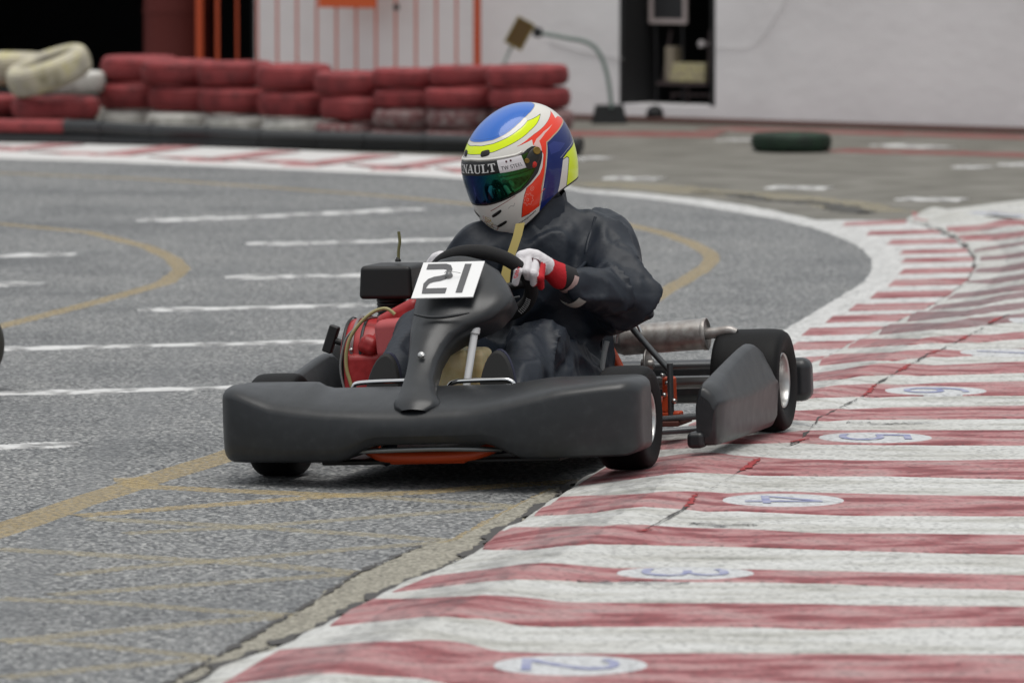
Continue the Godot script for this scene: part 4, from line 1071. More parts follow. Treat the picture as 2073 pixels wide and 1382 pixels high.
func building() -> void:
	wallframe = Transform3D(Basis(Vector3(0.8025, 0, 0.5966), Vector3.UP, Vector3(-0.5966, 0, 0.8025)), Vector3(0.7076, 0, -38.0228))
	var wash := tri(mat(Color.WHITE, 0.85), 0.35, true)
	wash.albedo_texture = tex(noise(0.008, FastNoiseLite.TYPE_SIMPLEX_SMOOTH, 6, 81), [[0.0, lin(0.66, 0.64, 0.645)], [0.4, lin(0.77, 0.75, 0.755)], [1.0, lin(0.84, 0.82, 0.825)]], 512)
	bump(wash, grey(noise(0.05, FastNoiseLite.TYPE_SIMPLEX_SMOOTH, 4, 5), 0, 1), 0.25)
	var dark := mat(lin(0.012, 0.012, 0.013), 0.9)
	var grime := tri(mat(lin(0.10, 0.05, 0.042), 0.85), 0.6, true)
	var o := thing("white_building", "long low whitewashed building with dark openings at the back", "building")
	o.transform = wallframe
	var n0 := -0.03
	var n1 := 0.6265
	var g1 := -2.9534
	for w in [[g1, n0, 0.0, 3.2], [n1, 14.0, 0.0, 3.2], [-14.0, -9.5, 0.0, 3.2]]:
		var mb := MB.new()
		box(mb, w[0], w[1], w[2], w[3], -0.3, 0.0)
		part("wall", mb, wash, o)
	var mb2 := MB.new()
	box(mb2, n0, n1, 0.0, 0.1007, -0.3, -0.003)
	part("sill", mb2, wash, o)
	mb2 = MB.new()
	box(mb2, n0, n1, 1.9, 3.2, -0.3, -0.003)
	part("lintel", mb2, wash, o)
	mb2 = MB.new()
	box(mb2, -9.5, g1, 2.5, 3.2, -0.3, -0.003)
	part("lintel", mb2, wash, o)
	mb2 = MB.new()
	box(mb2, -14.2, 14.2, 3.2, 3.4, -7.0, 0.12)
	part("roof", mb2, mat(lin(0.2, 0.19, 0.18), 0.8), o)
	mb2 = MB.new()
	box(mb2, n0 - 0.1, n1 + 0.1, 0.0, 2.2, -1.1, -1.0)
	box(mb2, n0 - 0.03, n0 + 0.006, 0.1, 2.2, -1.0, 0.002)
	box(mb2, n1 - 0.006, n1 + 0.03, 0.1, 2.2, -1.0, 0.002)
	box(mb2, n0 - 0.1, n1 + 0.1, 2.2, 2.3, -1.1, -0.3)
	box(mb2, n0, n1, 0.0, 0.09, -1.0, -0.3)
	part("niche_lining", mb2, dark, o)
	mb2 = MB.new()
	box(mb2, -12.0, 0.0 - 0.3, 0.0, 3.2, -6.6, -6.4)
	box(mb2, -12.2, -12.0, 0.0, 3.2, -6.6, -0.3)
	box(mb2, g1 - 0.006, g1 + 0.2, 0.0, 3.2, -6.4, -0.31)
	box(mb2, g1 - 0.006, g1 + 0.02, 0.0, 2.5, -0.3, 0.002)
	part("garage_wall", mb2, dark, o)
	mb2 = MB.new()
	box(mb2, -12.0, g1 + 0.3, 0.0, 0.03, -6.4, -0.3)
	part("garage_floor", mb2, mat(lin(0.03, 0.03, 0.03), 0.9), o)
	mb2 = MB.new()
	box(mb2, g1 - 0.2, n0 - 0.05, 0.0, 0.03, 0.003, 0.25)
	box(mb2, n1 - 0.7, 14.0, 0.0, 0.03, 0.003, 0.3)
	part("plinth", mb2, grime, o)
	# cable run and pipe marks on the wall
	mb2 = MB.new()
	mb2.tube([Vector3(0.6621, 0.4596, 0.008), Vector3(0.88, 0.4604, 0.008), Vector3(0.9882, 0.5099, 0.008), Vector3(1.0778, 0.6155, 0.008), Vector3(1.1742, 0.7504, 0.008), Vector3(1.238, 0.8994, 0.008)], 0.0022, 6)
	part("cable", mb2, mat(lin(0.66, 0.65, 0.65), 0.8), o)
	mb2 = MB.new()
	mb2.tube([Vector3(-0.5942, 0.4715, 0.008), Vector3(-0.3374, 0.4119, 0.008), Vector3(-0.0304, 0.372, 0.008)], 0.003, 6)
	part("cable", mb2, mat(lin(0.4, 0.39, 0.39), 0.8), o)

	# orange barred fence in front of the wall
	var orange := mat(lin(0.52, 0.075, 0.02), 0.5)
	var f := thing("barred_fence", "orange barred metal fence with a blank panel, in front of the white building", "fence")
	f.transform = wallframe
	var xs := [-3.0432, -2.8805, -2.7144, -2.5533, -2.3929, -2.2333, -2.0744, -1.9164, -1.759, -1.6025, -1.4428, -1.2839, -1.1258]
	for x in xs:
		mb2 = MB.new()
		var hw := 0.011 if x < g1 else 0.006
		box(mb2, x - hw, x + hw, 0.08, 1.62, 0.244, 0.256, 0.003)
		part("bar", mb2, orange, f)
	for x in [-3.1904, -0.9646]:
		mb2 = MB.new()
		box(mb2, x - 0.018, x + 0.018, 0.0, 1.7, 0.232, 0.268, 0.004)
		part("post", mb2, orange, f)
	for y in [0.07, 1.62]:
		mb2 = MB.new()
		box(mb2, -3.1904, -0.9646, y - 0.015, y + 0.015, 0.238, 0.262, 0.003)
		part("rail", mb2, orange, f)
	mb2 = MB.new()
	box(mb2, -2.2054, -1.7512, 0.6677, 1.15, 0.258, 0.268, 0.003)
	part("panel", mb2, mat(lin(0.62, 0.10, 0.02), 0.5), f)
	mb2 = MB.new()
	mb2.rbox(Vector3(0.03, 0.04, 0.03), 0.008, Transform3D(Basis(), Vector3(-1.5781, 0.6764, 0.275)))
	part("latch", mb2, dark, f)

	# things in the dark garage
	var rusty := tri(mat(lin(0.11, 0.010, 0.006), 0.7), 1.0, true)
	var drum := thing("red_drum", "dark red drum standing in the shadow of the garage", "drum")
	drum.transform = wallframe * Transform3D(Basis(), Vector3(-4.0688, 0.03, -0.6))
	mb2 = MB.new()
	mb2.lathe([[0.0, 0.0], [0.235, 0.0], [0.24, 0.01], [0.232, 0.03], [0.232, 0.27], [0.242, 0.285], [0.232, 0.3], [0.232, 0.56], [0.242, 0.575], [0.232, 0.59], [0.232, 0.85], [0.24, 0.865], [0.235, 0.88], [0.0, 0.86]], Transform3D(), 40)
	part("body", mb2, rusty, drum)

	# goods trolley and framed board in the niche
	var tr := thing("goods_trolley", "dark metal trolley carrying pale yellow boxes inside the wall niche", "trolley")
	tr.transform = wallframe * Transform3D(Basis(), Vector3((n0 + n1) / 2, 0.09, -0.25))
	var steel := mat(lin(0.07, 0.05, 0.05), 0.5, 0.3)
	mb2 = MB.new()
	for sx in [-0.17, 0.17]:
		rod(mb2, Vector3(sx, 0.14, 0.05), Vector3(sx * 0.86, 0.46, 0.0), 0.009, 8)
	box(mb2, -0.19, 0.19, 0.125, 0.145, -0.08, 0.1)
	rod(mb2, Vector3(-0.02, 0.0, 0), Vector3(-0.02, 0.13, 0), 0.012, 8)
	box(mb2, -0.14, 0.17, 0.06, 0.075, -0.02, 0.02)
	rod(mb2, Vector3(-0.14, 0.0, 0), Vector3(-0.13, 0.07, 0), 0.008, 8)
	rod(mb2, Vector3(0.17, 0.0, 0), Vector3(0.14, 0.07, 0), 0.008, 8)
	part("frame", mb2, steel, tr)
	var card := tri(mat(Color.WHITE, 0.7), 6.0)
	card.albedo_texture = tex(noise(0.05, FastNoiseLite.TYPE_CELLULAR, 2, 91), [[0.0, lin(0.12, 0.06, 0.04)], [0.4, lin(0.5, 0.46, 0.3)], [1.0, lin(0.55, 0.5, 0.16)]], 128)
	var bx := thing("yellow_crate", "pale yellow printed crate on the trolley in the niche", "crate")
	bx.transform = tr.transform
	mb2 = MB.new()
	box(mb2, -0.10, 0.16, 0.148, 0.2, -0.04, 0.08)
	box(mb2, -0.09, 0.155, 0.2, 0.262, -0.03, 0.07)
	part("body", mb2, card, bx)
	bx = thing("tan_box", "narrow tan box at the upper left of the trolley in the niche", "box")
	bx.transform = tr.transform
	mb2 = MB.new()
	box(mb2, -0.15, -0.085, 0.148, 0.36, -0.05, 0.06)
	part("body", mb2, mat(lin(0.28, 0.24, 0.18), 0.8), bx)
	var fr := thing("framed_board", "pale framed dark board leaning above the trolley in the niche", "board")
	fr.transform = wallframe * Transform3D(Basis(), Vector3(0.1663, 0.0, -0.2))
	mb2 = MB.new()
	var y0 := 0.5888
	box(mb2, -0.142, -0.112, y0, y0 + 0.55, -0.01, 0.01)
	box(mb2, 0.112, 0.142, y0, y0 + 0.55, -0.01, 0.01)
	box(mb2, -0.112, 0.112, y0, y0 + 0.03, -0.01, 0.01)
	box(mb2, -0.112, 0.112, y0 + 0.52, y0 + 0.55, -0.01, 0.01)
	part("frame", mb2, mat(lin(0.42, 0.36, 0.35), 0.6), fr)
	mb2 = MB.new()
	box(mb2, -0.112, 0.112, y0 + 0.03, y0 + 0.52, -0.008, 0.002)
	rod(mb2, Vector3(-0.1, 0.09, -0.02), Vector3(-0.1, y0, -0.01), 0.008, 6)
	rod(mb2, Vector3(0.1, 0.09, -0.02), Vector3(0.1, y0, -0.01), 0.008, 6)
	part("board", mb2, mat(lin(0.02, 0.02, 0.022), 0.5), fr)
	var kn := thing("tin_can", "small pale can hanging at the right edge of the niche", "can")
	kn.transform = wallframe * Transform3D(Basis(), Vector3(0.4865, 0.4543, -0.1))
	mb2 = MB.new()
	mb2.lathe([[0.0, 0.0], [0.02, 0.0], [0.022, 0.003], [0.02, 0.04], [0.0, 0.042]], Transform3D(), 16)
	rod(mb2, Vector3(0, 0.02, 0), Vector3(0.055, 0.02, 0), 0.004, 6)
	part("body", mb2, mat(lin(0.45, 0.42, 0.42), 0.5), kn)

# ---------------------------------------------------------------- tyre wall
func barrier() -> void:
	var red := []
	for k in 3:
		var m := tri(mat(Color.WHITE, 0.7), 1.5)
		m.albedo_texture = tex(noise(0.02, FastNoiseLite.TYPE_SIMPLEX_SMOOTH, 5, 101 + k), [[0.0, lin(0.03, 0.008, 0.008)], [0.25, lin(0.18, 0.024, 0.027)], [1.0, lin(0.42, 0.065, 0.068)]], 256)
		red.append(m)
	var chalk := tri(mat(Color.WHITE, 0.75), 1.3)
	chalk.albedo_texture = tex(noise(0.03, FastNoiseLite.TYPE_SIMPLEX_SMOOTH, 5, 111), [[0.0, lin(0.10, 0.10, 0.09)], [0.35, lin(0.52, 0.51, 0.47)], [1.0, lin(0.82, 0.81, 0.77)]], 256)
	var pink := tri(mat(Color.WHITE, 0.75), 1.6)
	pink.albedo_texture = tex(noise(0.035, FastNoiseLite.TYPE_SIMPLEX_SMOOTH, 5, 112), [[0.0, lin(0.10, 0.03, 0.03)], [0.45, lin(0.22, 0.09, 0.09)], [0.7, lin(0.3, 0.25, 0.24)], [1.0, lin(0.42, 0.38, 0.37)]], 256)
	var cream := tri(mat(Color.WHITE, 0.7), 1.2)
	cream.albedo_texture = tex(noise(0.02, FastNoiseLite.TYPE_SIMPLEX_SMOOTH, 5, 113), [[0.0, lin(0.14, 0.13, 0.11)], [0.35, lin(0.42, 0.39, 0.32)], [0.6, lin(0.52, 0.48, 0.36)], [1.0, lin(0.5, 0.45, 0.12)]], 256)
	var green := tri(mat(Color.WHITE, 0.7), 1.5)
	green.albedo_texture = tex(noise(0.03, FastNoiseLite.TYPE_SIMPLEX_SMOOTH, 4, 114), [[0.0, lin(0.006, 0.012, 0.008)], [1.0, lin(0.012, 0.05, 0.022)]], 256)
	var r := RandomNumberGenerator.new()
	r.seed = 8
	var side := ["first", "second", "third", "fourth", "fifth", "sixth", "seventh", "eighth"]
	var level := [["top", "second from top", "third from top", "bottom"], ["top", "middle", "bottom"]]
	var stacks: Array = [[Vector3(-2.1827, 0, -36), 3, 0.155], [Vector3(-1.9, 0, -35.65), 3, 0.151], [Vector3(-1.5549, 0, -35.3), 3, 0.152], [Vector3(-1.2135, 0, -34.95), 3, 0.15], [Vector3(-0.8703, 0, -34.6), 3, 0.14], [Vector3(-0.5619, 0, -34.3), 4, 0.112], [Vector3(-0.2453, 0, -34), 4, 0.118], [Vector3(0.0927, 0, -33.7), 4, 0.121]]
	for i in stacks.size():
		var n: int = stacks[i][1]
		var h: float = stacks[i][2]
		for k in n:
			var m := MeshInstance3D.new()
			m.name = numbered("car_tyre", self)
			m.mesh = car_tyre(0.226 + r.randf_range(-0.007, 0.006), h - 0.004)
			m.material_override = red[(i + k) % 3] if k >= (1 if n == 3 else 2) else (chalk if i < 4 else pink)
			add_child(m, true)
			m.position = stacks[i][0] + Vector3(r.randf_range(-0.022, 0.022), k * h, r.randf_range(-0.01, 0.01))
			m.rotation = Vector3(r.randf_range(-0.02, 0.02), r.randf() * TAU, r.randf_range(-0.025, 0.025))
			var colour := "red" if k >= (1 if n == 3 else 2) else ("chalky white" if i < 4 else "pink and grey worn")
			if n == 4 and k == 0: colour = "dirty"
			tag(m, "%s tyre, %s of the %s stack from left" % [colour, level[0 if n == 4 else 1][n - 1 - k], side[i]], "tyre", "tyres stacked in the tyre wall")
	# loose tyres left of the stacks
	for e in [
		[Vector3(-2.6005, 0.1841, -35.3), 0.0, 0.255, 0.13, red[0], "red painted tyre lying under the tilted cream tyre"],
		[Vector3(-3.0537, 0.1839, -35.6), 0.0, 0.25, 0.13, red[1], "red tyre cut off by the left edge of the tyre heap"],
		[Vector3(-2.5495, 0.3096, -35.9), 0.0, 0.2, 0.13, chalk, "grey white tyre half hidden behind the tilted cream tyre"],
		[Vector3(-2.9802, 0.3803, -36.1), 0.0, 0.27, 0.19, cream, "dull yellow tyre at the left edge behind the tilted cream tyre"],
		[Vector3(-2.6312, 0.3983, -35.2), 1.0, 0.25, 0.17, cream, "cream and yellow tyre lying tilted on top of the heap at left"]]:
		var m := MeshInstance3D.new()
		m.name = numbered("car_tyre", self)
		m.mesh = car_tyre(e[2], e[3])
		m.material_override = e[4]
		add_child(m, true)
		var b := Basis()
		if e[1] > 0:
			b = Basis(Vector3.FORWARD, -0.33) * Basis(Vector3.RIGHT, 0.16)
		m.transform = Transform3D(b, e[0] - b * Vector3(0, e[3] / 2, 0))
		tag(m, e[5], "tyre", "loose tyres left of the tyre wall")
	# low heap that carries them
	for e in [[Vector3(-2.6055, 0, -35.35), 0.0], [Vector3(-3.0596, 0, -35.65), 0.0]]:
		var m := MeshInstance3D.new()
		m.name = numbered("car_tyre", self)
		m.mesh = car_tyre(0.25, 0.135)
		m.material_override = mat(lin(0.02, 0.02, 0.02), 0.8)
		add_child(m, true)
		m.position = e[0]
		tag(m, "black bottom tyre under the red one " + ("below the tilted cream tyre" if e[0].x > -3.0 else "cut off by the left edge"), "tyre", "loose tyres left of the tyre wall")
	# pipe rail in front of the stacks
	var black := mat(lin(0.022, 0.024, 0.026), 0.45)
	var o := thing("pipe_rail", "low rail of black and red pipes in front of the tyre wall", "barrier")
	var pts: Array = [Vector3(-3.0923, 0.1085, -34.75), Vector3(-2.4861, 0.1064, -34.6), Vector3(-2.2831, 0.1044, -34.45), Vector3(-1.9999, 0.0943, -34.3), Vector3(-1.6836, 0.0898, -34.15), Vector3(-1.3808, 0.08, -34), Vector3(-1.0715, 0.0735, -33.9), Vector3(-0.8031, 0.0719, -33.75), Vector3(-0.4781, 0.0705, -33.6), Vector3(-0.1373, 0.0691, -33.45), Vector3(0.1553, 0.0677, -33.3), Vector3(0.3586, 0.0642, -33.2)]
	for i in pts.size() - 1:
		var mb := MB.new()
		rod(mb, pts[i], pts[i + 1], 0.036, 18)
		part("pipe", mb, red[0] if i == 0 else black, o)
		mb = MB.new()
		var d: Vector3 = (pts[i + 1] - pts[i]).normalized()
		rod(mb, pts[i + 1] - d * 0.012, pts[i + 1] + d * 0.012, 0.041, 18)
		part("coupling", mb, black, o)
		mb = MB.new()
		rod(mb, pts[i] + Vector3(0, 0.036 - pts[i].y, -0.02), pts[i + 1] + Vector3(0, 0.036 - pts[i + 1].y, -0.02), 0.036, 14)
		part("lower_pipe", mb, black, o)
	# green tyre lying on the paddock
	var g := MeshInstance3D.new()
	g.name = numbered("car_tyre", self)
	g.mesh = car_tyre(0.222, 0.105)
	g.material_override = green
	add_child(g, true)
	g.position = Vector3(1.5238, 0.004, -33.7587)
	tag(g, "dark green painted tyre lying alone on the paddock at the right", "tyre")

func yard_things() -> void:
	var pale := mat(lin(0.16, 0.21, 0.19), 0.6)
	var black := mat(lin(0.015, 0.016, 0.017), 0.7)
	var o := thing("bent_pole", "bent pale green pole in a black block carrying a tilted yellow brown plate", "pole", Vector3(0.5893, 0, -37.4371))
	var at := o.position
	var mb := MB.new()
	mb.rbox(Vector3(0.22, 0.115, 0.2), 0.012, Transform3D(Basis(), Vector3(0, 0.0575, -0.05)), Vector2(0.76, 0.8))
	part("block", mb, black, o)
	mb = MB.new()
	var d := -at.z + 0.05
	var pts := []
	for p in [Vector3(0.6005, 0.0999, -37.4), Vector3(0.5915, 0.1982, -37.4), Vector3(0.5735, 0.3025, -37.4), Vector3(0.5436, 0.3978, -37.4), Vector3(0.4958, 0.4692, -37.4), Vector3(0.4273, 0.5049, -37.4), Vector3(0.338, 0.5198, -37.4), Vector3(0.2337, 0.5406, -37.4), Vector3(0.1295, 0.5584, -37.4)]:
		pts.append(p - at)
	mb.tube(pts, 0.0135, 10)
	part("pole", mb, pale, o)
	mb = MB.new()
	mb.rbox(Vector3(0.055, 0.06, 0.06), 0.014, Transform3D(Basis(Vector3.FORWARD, 0.15), Vector3(0.1533, 0.5555, -37.4) - at))
	part("coupling", mb, black, o)
	mb = MB.new()
	var c := Vector3(0.0461, 0.5501, -37.38) - at
	var pb := Basis(Vector3.FORWARD, 0.5)
	mb.rbox(Vector3(0.105, 0.165, 0.02), 0.006, Transform3D(pb, c))
	part("plate", mb, mat(lin(0.10, 0.055, 0.012), 0.5), o)
	mb = MB.new()
	for s in [-1.0, 1.0]:
		mb.rbox(Vector3(0.009, 0.172, 0.028), 0.003, Transform3D(pb, c + pb * Vector3(s * 0.055, 0, 0)))
		mb.rbox(Vector3(0.119, 0.009, 0.026), 0.003, Transform3D(pb, c + pb * Vector3(0, s * 0.085, 0)))
	part("plate_rim", mb, mat(lin(0.2, 0.15, 0.02), 0.5), o)
	mb = MB.new()
	rod(mb, Vector3(-0.0015, 0.4751, -37.4) - at, Vector3(-0.1535, 0.1386, -37.4) - at, 0.010, 8)
	part("leg", mb, mat(lin(0.35, 0.38, 0.36), 0.6), o)

	mb = MB.new()
	mb.lathe([[0.0, 0.075], [0.02, 0.073], [0.04, 0.06], [0.052, 0.035], [0.056, 0.0], [0.0, 0.0]], Transform3D(), 24)
	var dome := part("rubber_boot", mb, black)
	dome.position = Vector3(0.8701, 0.03, -37.7018)
	tag(dome, "small black dome on the ground below the wall niche", "boot")
	mb = MB.new()
	rod(mb, Vector3.ZERO, Vector3(0, 0.115, 0), 0.014, 12)
	var post := part("stub_post", mb, black)
	post.position = Vector3(1.6841, 0, -37.3651)
	tag(post, "short dark stub post at the foot of the white wall", "post")
	# wheel of another kart, cut off by the left edge
	var w := thing("kart_wheel", "dark kart wheel cut off by the left edge of the track", "wheel", Vector3(-1.6478, 0.138, -18.3578))
	kart_wheel(w, "hub", Vector3.ZERO, 1.0, 0.138, 0.15, mat(lin(0.03, 0.028, 0.022), 0.6), mat(lin(0.3, 0.3, 0.3), 0.4, 0.8))
	w.rotation.y = -1.45

# ---------------------------------------------------------------- the kart; x to the driver's left, y up, z forward, on the ground below the front axle
func kart(at: Transform3D) -> void:
	var k := thing("racing_kart", "black racing kart number 21 with red engine, cornering over the kerb", "kart")
	k.transform = at
	var grain := grey(noise(0.35, FastNoiseLite.TYPE_SIMPLEX_SMOOTH, 3, 200), 0, 1, 256)
	var plastic := bump(tri(mat(Color.WHITE, 0.4, 0.0, 0.5), 3.0), grain, 0.018)
	plastic.albedo_texture = tex(noise(0.03, FastNoiseLite.TYPE_SIMPLEX_SMOOTH, 6, 201), [[0.0, lin(0.014, 0.0158, 0.018)], [0.6, lin(0.0175, 0.0195, 0.022)], [1.0, lin(0.028, 0.030, 0.033)]], 256)
	plastic.roughness_texture = grey(noise(0.02, FastNoiseLite.TYPE_SIMPLEX_SMOOTH, 6, 202), 0.8, 1.0, 256)
	plastic.roughness = 0.42
	var rubber := bump(tri(mat(lin(0.0055, 0.0055, 0.006), 0.6, 0.0, 0.3), 5.0), grain, 0.08)
	var alloy := mat(lin(0.55, 0.55, 0.54), 0.32, 0.95)
	var chrome := mat(lin(0.72, 0.73, 0.74), 0.12, 1.0)
	var steel := mat(lin(0.10, 0.105, 0.11), 0.4, 0.6)
	var black := mat(lin(0.006, 0.006, 0.0065), 0.5)
	var orange := bump(tri(mat(lin(0.50, 0.06, 0.012), 0.4), 6.0), grain, 0.02)
	var red := tri(mat(Color.WHITE, 0.42), 4.0)
	red.albedo_texture = tex(noise(0.03, FastNoiseLite.TYPE_SIMPLEX_SMOOTH, 4, 205), [[0.0, lin(0.25, 0.013, 0.014)], [0.5, lin(0.36, 0.02, 0.022)], [1.0, lin(0.42, 0.04, 0.04)]], 256)
	var dull_red := bump(tri(mat(lin(0.45, 0.085, 0.09), 0.7), 6.0), grain, 0.06)

	# front bumper
	var rows := []
	var n := 72
	for i in n + 1:
		var u := float(i) / n
		var x := lerpf(-0.558, 0.536, 0.5 - 0.5 * cos(PI * u))
		# slow near both ends for the rounding
		var e0 := clampf((x + 0.558) / 0.05, 0.0, 1.0)
		var e1 := clampf((0.536 - x) / 0.05, 0.0, 1.0)
		var rnd := sqrt(1.0 - pow(1.0 - minf(e0, e1), 2.4))
		var ax := absf(x - 0.01)
		var dip := smoothstep(0.30, 0.34, ax) if x < 0.0 else smoothstep(0.14, 0.30, ax)
		var yt := lerpf(0.231, 0.247, dip)
		var yc := bend(x, [-0.54, -0.50, -0.45, -0.41, -0.34, -0.27, -0.15, -0.05, 0.115, 0.23, 0.346, 0.45, 0.58], [0.238, 0.229, 0.211, 0.197, 0.187, 0.18, 0.174, 0.172, 0.178, 0.198, 0.222, 0.232, 0.238])
		var low := smoothstep(0.13, 0.25, ax)
		var yb := lerpf(0.098, 0.057, low)
		var zf := lerpf(0.315, 0.30, smoothstep(0.2, 0.5, ax)) - 0.05 * pow(ax / 0.55, 6.0)
		var zb := 0.10 - 0.03 * smoothstep(0.3, 0.5, ax)
		var loop := [Vector2(zb, yb + 0.02), Vector2(zb, yt - 0.02), Vector2(zb + 0.006, yt - 0.005), Vector2(zb + 0.02, yt), Vector2(zb + 0.05, yt - 0.001)]
		var c0 := Vector2(zb + 0.05, yt - 0.001)
		var c1 := Vector2(zf - 0.014, yc + 0.006)
		for q in [0.25, 0.5, 0.75, 0.92]:
			var p := c0.lerp(c1, q)
			p.y += 0.006 * sin(q * PI)
			loop.append(p)
		loop.append_array([Vector2(zf - 0.006, yc - 0.002), Vector2(zf, yc - 0.016), Vector2(zf + 0.004, lerpf(yc, yb, 0.4)), Vector2(zf + 0.004, lerpf(yc, yb, 0.7)), Vector2(zf, yb + 0.022), Vector2(zf - 0.008, yb + 0.007), Vector2(zf - 0.022, yb), Vector2(lerpf(zb, zf, 0.5), yb), Vector2(zb + 0.02, yb)])
		var mid := Vector2((zb + zf) / 2, (yt + yb) / 2)
		var ring := []
		for p in loop:
			var q: Vector2 = mid + (p - mid) * Vector2(lerpf(0.45, 1.0, rnd), lerpf(0.7, 1.0, rnd))
			ring.append(Vector3(x, q.y, q.x))
		rows.append(ring)
	# finer rings at the ends
	var mb := MB.new()
	mb.loft(rows)
	part("front_bumper", mb, plastic, k)

	# nose fairing: a domed panel that narrows to a stalk and flares to a foot on the bumper
	var edge: Array = [[Vector3(-0.082, 0.54, -0.14), Vector3(0.046, 0.537, -0.14)], [Vector3(-0.118, 0.524, -0.12), Vector3(0.083, 0.521, -0.12)], [Vector3(-0.117, 0.495, -0.08), Vector3(0.115, 0.489, -0.08)], [Vector3(-0.115, 0.466, -0.035), Vector3(0.14, 0.46, -0.035)], [Vector3(-0.113, 0.443, 0), Vector3(0.132, 0.437, 0)], [Vector3(-0.111, 0.414, 0.03), Vector3(0.108, 0.409, 0.03)], [Vector3(-0.109, 0.39, 0.05), Vector3(0.055, 0.386, 0.05)], [Vector3(-0.103, 0.367, 0.075), Vector3(0.02, 0.364, 0.075)], [Vector3(-0.097, 0.34, 0.1), Vector3(0, 0.337, 0.1)], [Vector3(-0.09, 0.305, 0.14), Vector3(-0.011, 0.303, 0.14)], [Vector3(-0.085, 0.269, 0.19), Vector3(-0.01, 0.265, 0.19)], [Vector3(-0.086, 0.236, 0.245), Vector3(0.01, 0.233, 0.245)], [Vector3(-0.092, 0.216, 0.285), Vector3(0.032, 0.214, 0.285)], [Vector3(-0.089, 0.2, 0.3), Vector3(0.028, 0.2, 0.3)], [Vector3(-0.065, 0.188, 0.312), Vector3(0.007, 0.187, 0.312)]]
	rows = []
	var back := Vector3(0, -0.5, -0.86)
	for i in range(-1, edge.size()):
		var l: Vector3 = edge[maxi(i, 0)][0]
		var rr: Vector3 = edge[maxi(i, 0)][1]
		if i < 0:
			var m := (l + rr) / 2 + Vector3(0, 0.006, -0.02)
			l = m.lerp(l, 0.6)
			rr = m.lerp(rr, 0.6)
		var row := []
		var dome := clampf((l.distance_to(rr)) * 0.16, 0.008, 0.03)
		for s in [-0.97, -1.0, -0.985, -0.94, -0.85, -0.7, -0.45, -0.2, 0.0, 0.2, 0.45, 0.7, 0.85, 0.94, 0.985, 1.0, 0.97]:
			var p := l.lerp(rr, (s + 1) / 2)
			var a := absf(s)
			var b := dome * a * a + 0.012 * smoothstep(0.82, 1.0, a)
			row.append(p + back * b)
		row[0] += back * 0.05
		row[1] += back * 0.018
		row[16] += back * (0.07 if i < 8 else 0.05)
		row[15] += back * 0.022
		rows.append(row)
	mb = MB.new()
	mb.grid(rows)
	var nose := part("nose_fairing", mb, plastic, k)
	# ridge below the plate
	mb = MB.new()
	mb.tube([Vector3(-0.09, 0.407, 0.045), Vector3(-0.054, 0.4, 0.052), Vector3(-0.014, 0.399, 0.055), Vector3(0.024, 0.403, 0.052), Vector3(0.055, 0.408, 0.045)], [0.002, 0.004, 0.0045, 0.004, 0.002], 8)
	part("ridge", mb, plastic, nose)
	mb = MB.new()
	mb.rbox(Vector3(0.016, 0.012, 0.008), 0.003, Transform3D(Basis(Vector3.RIGHT, -0.9), Vector3(-0.045, 0.31, 0.15)))
	mb.lathe([[0.0, 0.009], [0.006, 0.008], [0.009, 0.004], [0.010, 0.0]], Transform3D(Basis(Vector3.RIGHT, 0.9), Vector3(-0.046, 0.31, 0.147)), 14)
	part("screw", mb, alloy, nose)

	# number plate and its figures
	var tl := Vector3(-0.098, 0.53, -0.088)
	var tr := Vector3(0.064, 0.53, -0.088)
	var br := Vector3(0.061, 0.447, 0.028)
	var bl := Vector3(-0.101, 0.447, 0.028)
	var out := (tr - tl).cross(bl - tl).normalized()
	if out.z < 0: out = -out
	mb = MB.new()
	rows = []
	for i in 2:
		var d := out * (-0.003 if i == 0 else 0.0)
		rows.append([tl + d, tr + d, br + d, bl + d])
	mb.fan(rows[1])
	mb.fan(rows[0], true)
	for j in 4:
		mb.grid([[rows[0][j], rows[0][(j + 1) % 4]], [rows[1][j], rows[1][(j + 1) % 4]]])
	var plate := part("number_plate", mb, mat(lin(0.80, 0.80, 0.80), 0.35), k)
	var ink := mat(lin(0.085, 0.085, 0.09), 0.5)
	for fig in [[[Vector2(0.09, 0.13), Vector2(0.38, 0.13), Vector2(0.445, 0.16), Vector2(0.475, 0.23), Vector2(0.475, 0.36), Vector2(0.44, 0.43), Vector2(0.37, 0.465), Vector2(0.27, 0.49), Vector2(0.2, 0.535), Vector2(0.165, 0.62), Vector2(0.165, 0.815), Vector2(0.53, 0.815)], 0.05], [[Vector2(0.75, 0.075), Vector2(0.75, 0.88)], 0.062]]:
		mb = MB.new()
		var pl: Array = fig[0]
		var ins := []
		var ous := []
		for i in pl.size():
			var p: Vector2 = pl[i]
			var asp := Vector2(1.0, 0.66)   # plate is wider than high
			var dir: Vector2 = ((pl[mini(i + 1, pl.size() - 1)] - pl[maxi(i - 1, 0)]) * asp).normalized()
			var sd: Vector2 = Vector2(-dir.y, dir.x) * fig[1] / asp * Vector2(0.88, 1.0)
			for z in 2:
				var q: Vector2 = p + sd * (1.0 if z == 0 else -1.0)
				var w: Vector3 = tl + (tr - tl) * q.x + (bl - tl) * q.y + out * 0.0012
				if z == 0: ins.append(w)
				else: ous.append(w)
		mb.grid([ins, ous], false, true)
		for i in mb.n.size():
			mb.n[i] = out
		part("figure", mb, ink, plate)
	mb = MB.new()
	var ctr := tl + (tr - tl) * 0.5 + (bl - tl) * 0.41
	mb.lathe([[0.010, 0.0], [0.010, 0.005], [0.006, 0.011], [0.0, 0.013]], aim(ctr, ctr + out), 16)
	mb.tube([ctr + out * 0.012 + (tr - tl) * -0.06, ctr + out * 0.018, ctr + out * 0.014 + (tr - tl) * 0.1, ctr + out * 0.01 + (tr - tl) * 0.2], 0.0009, 6)
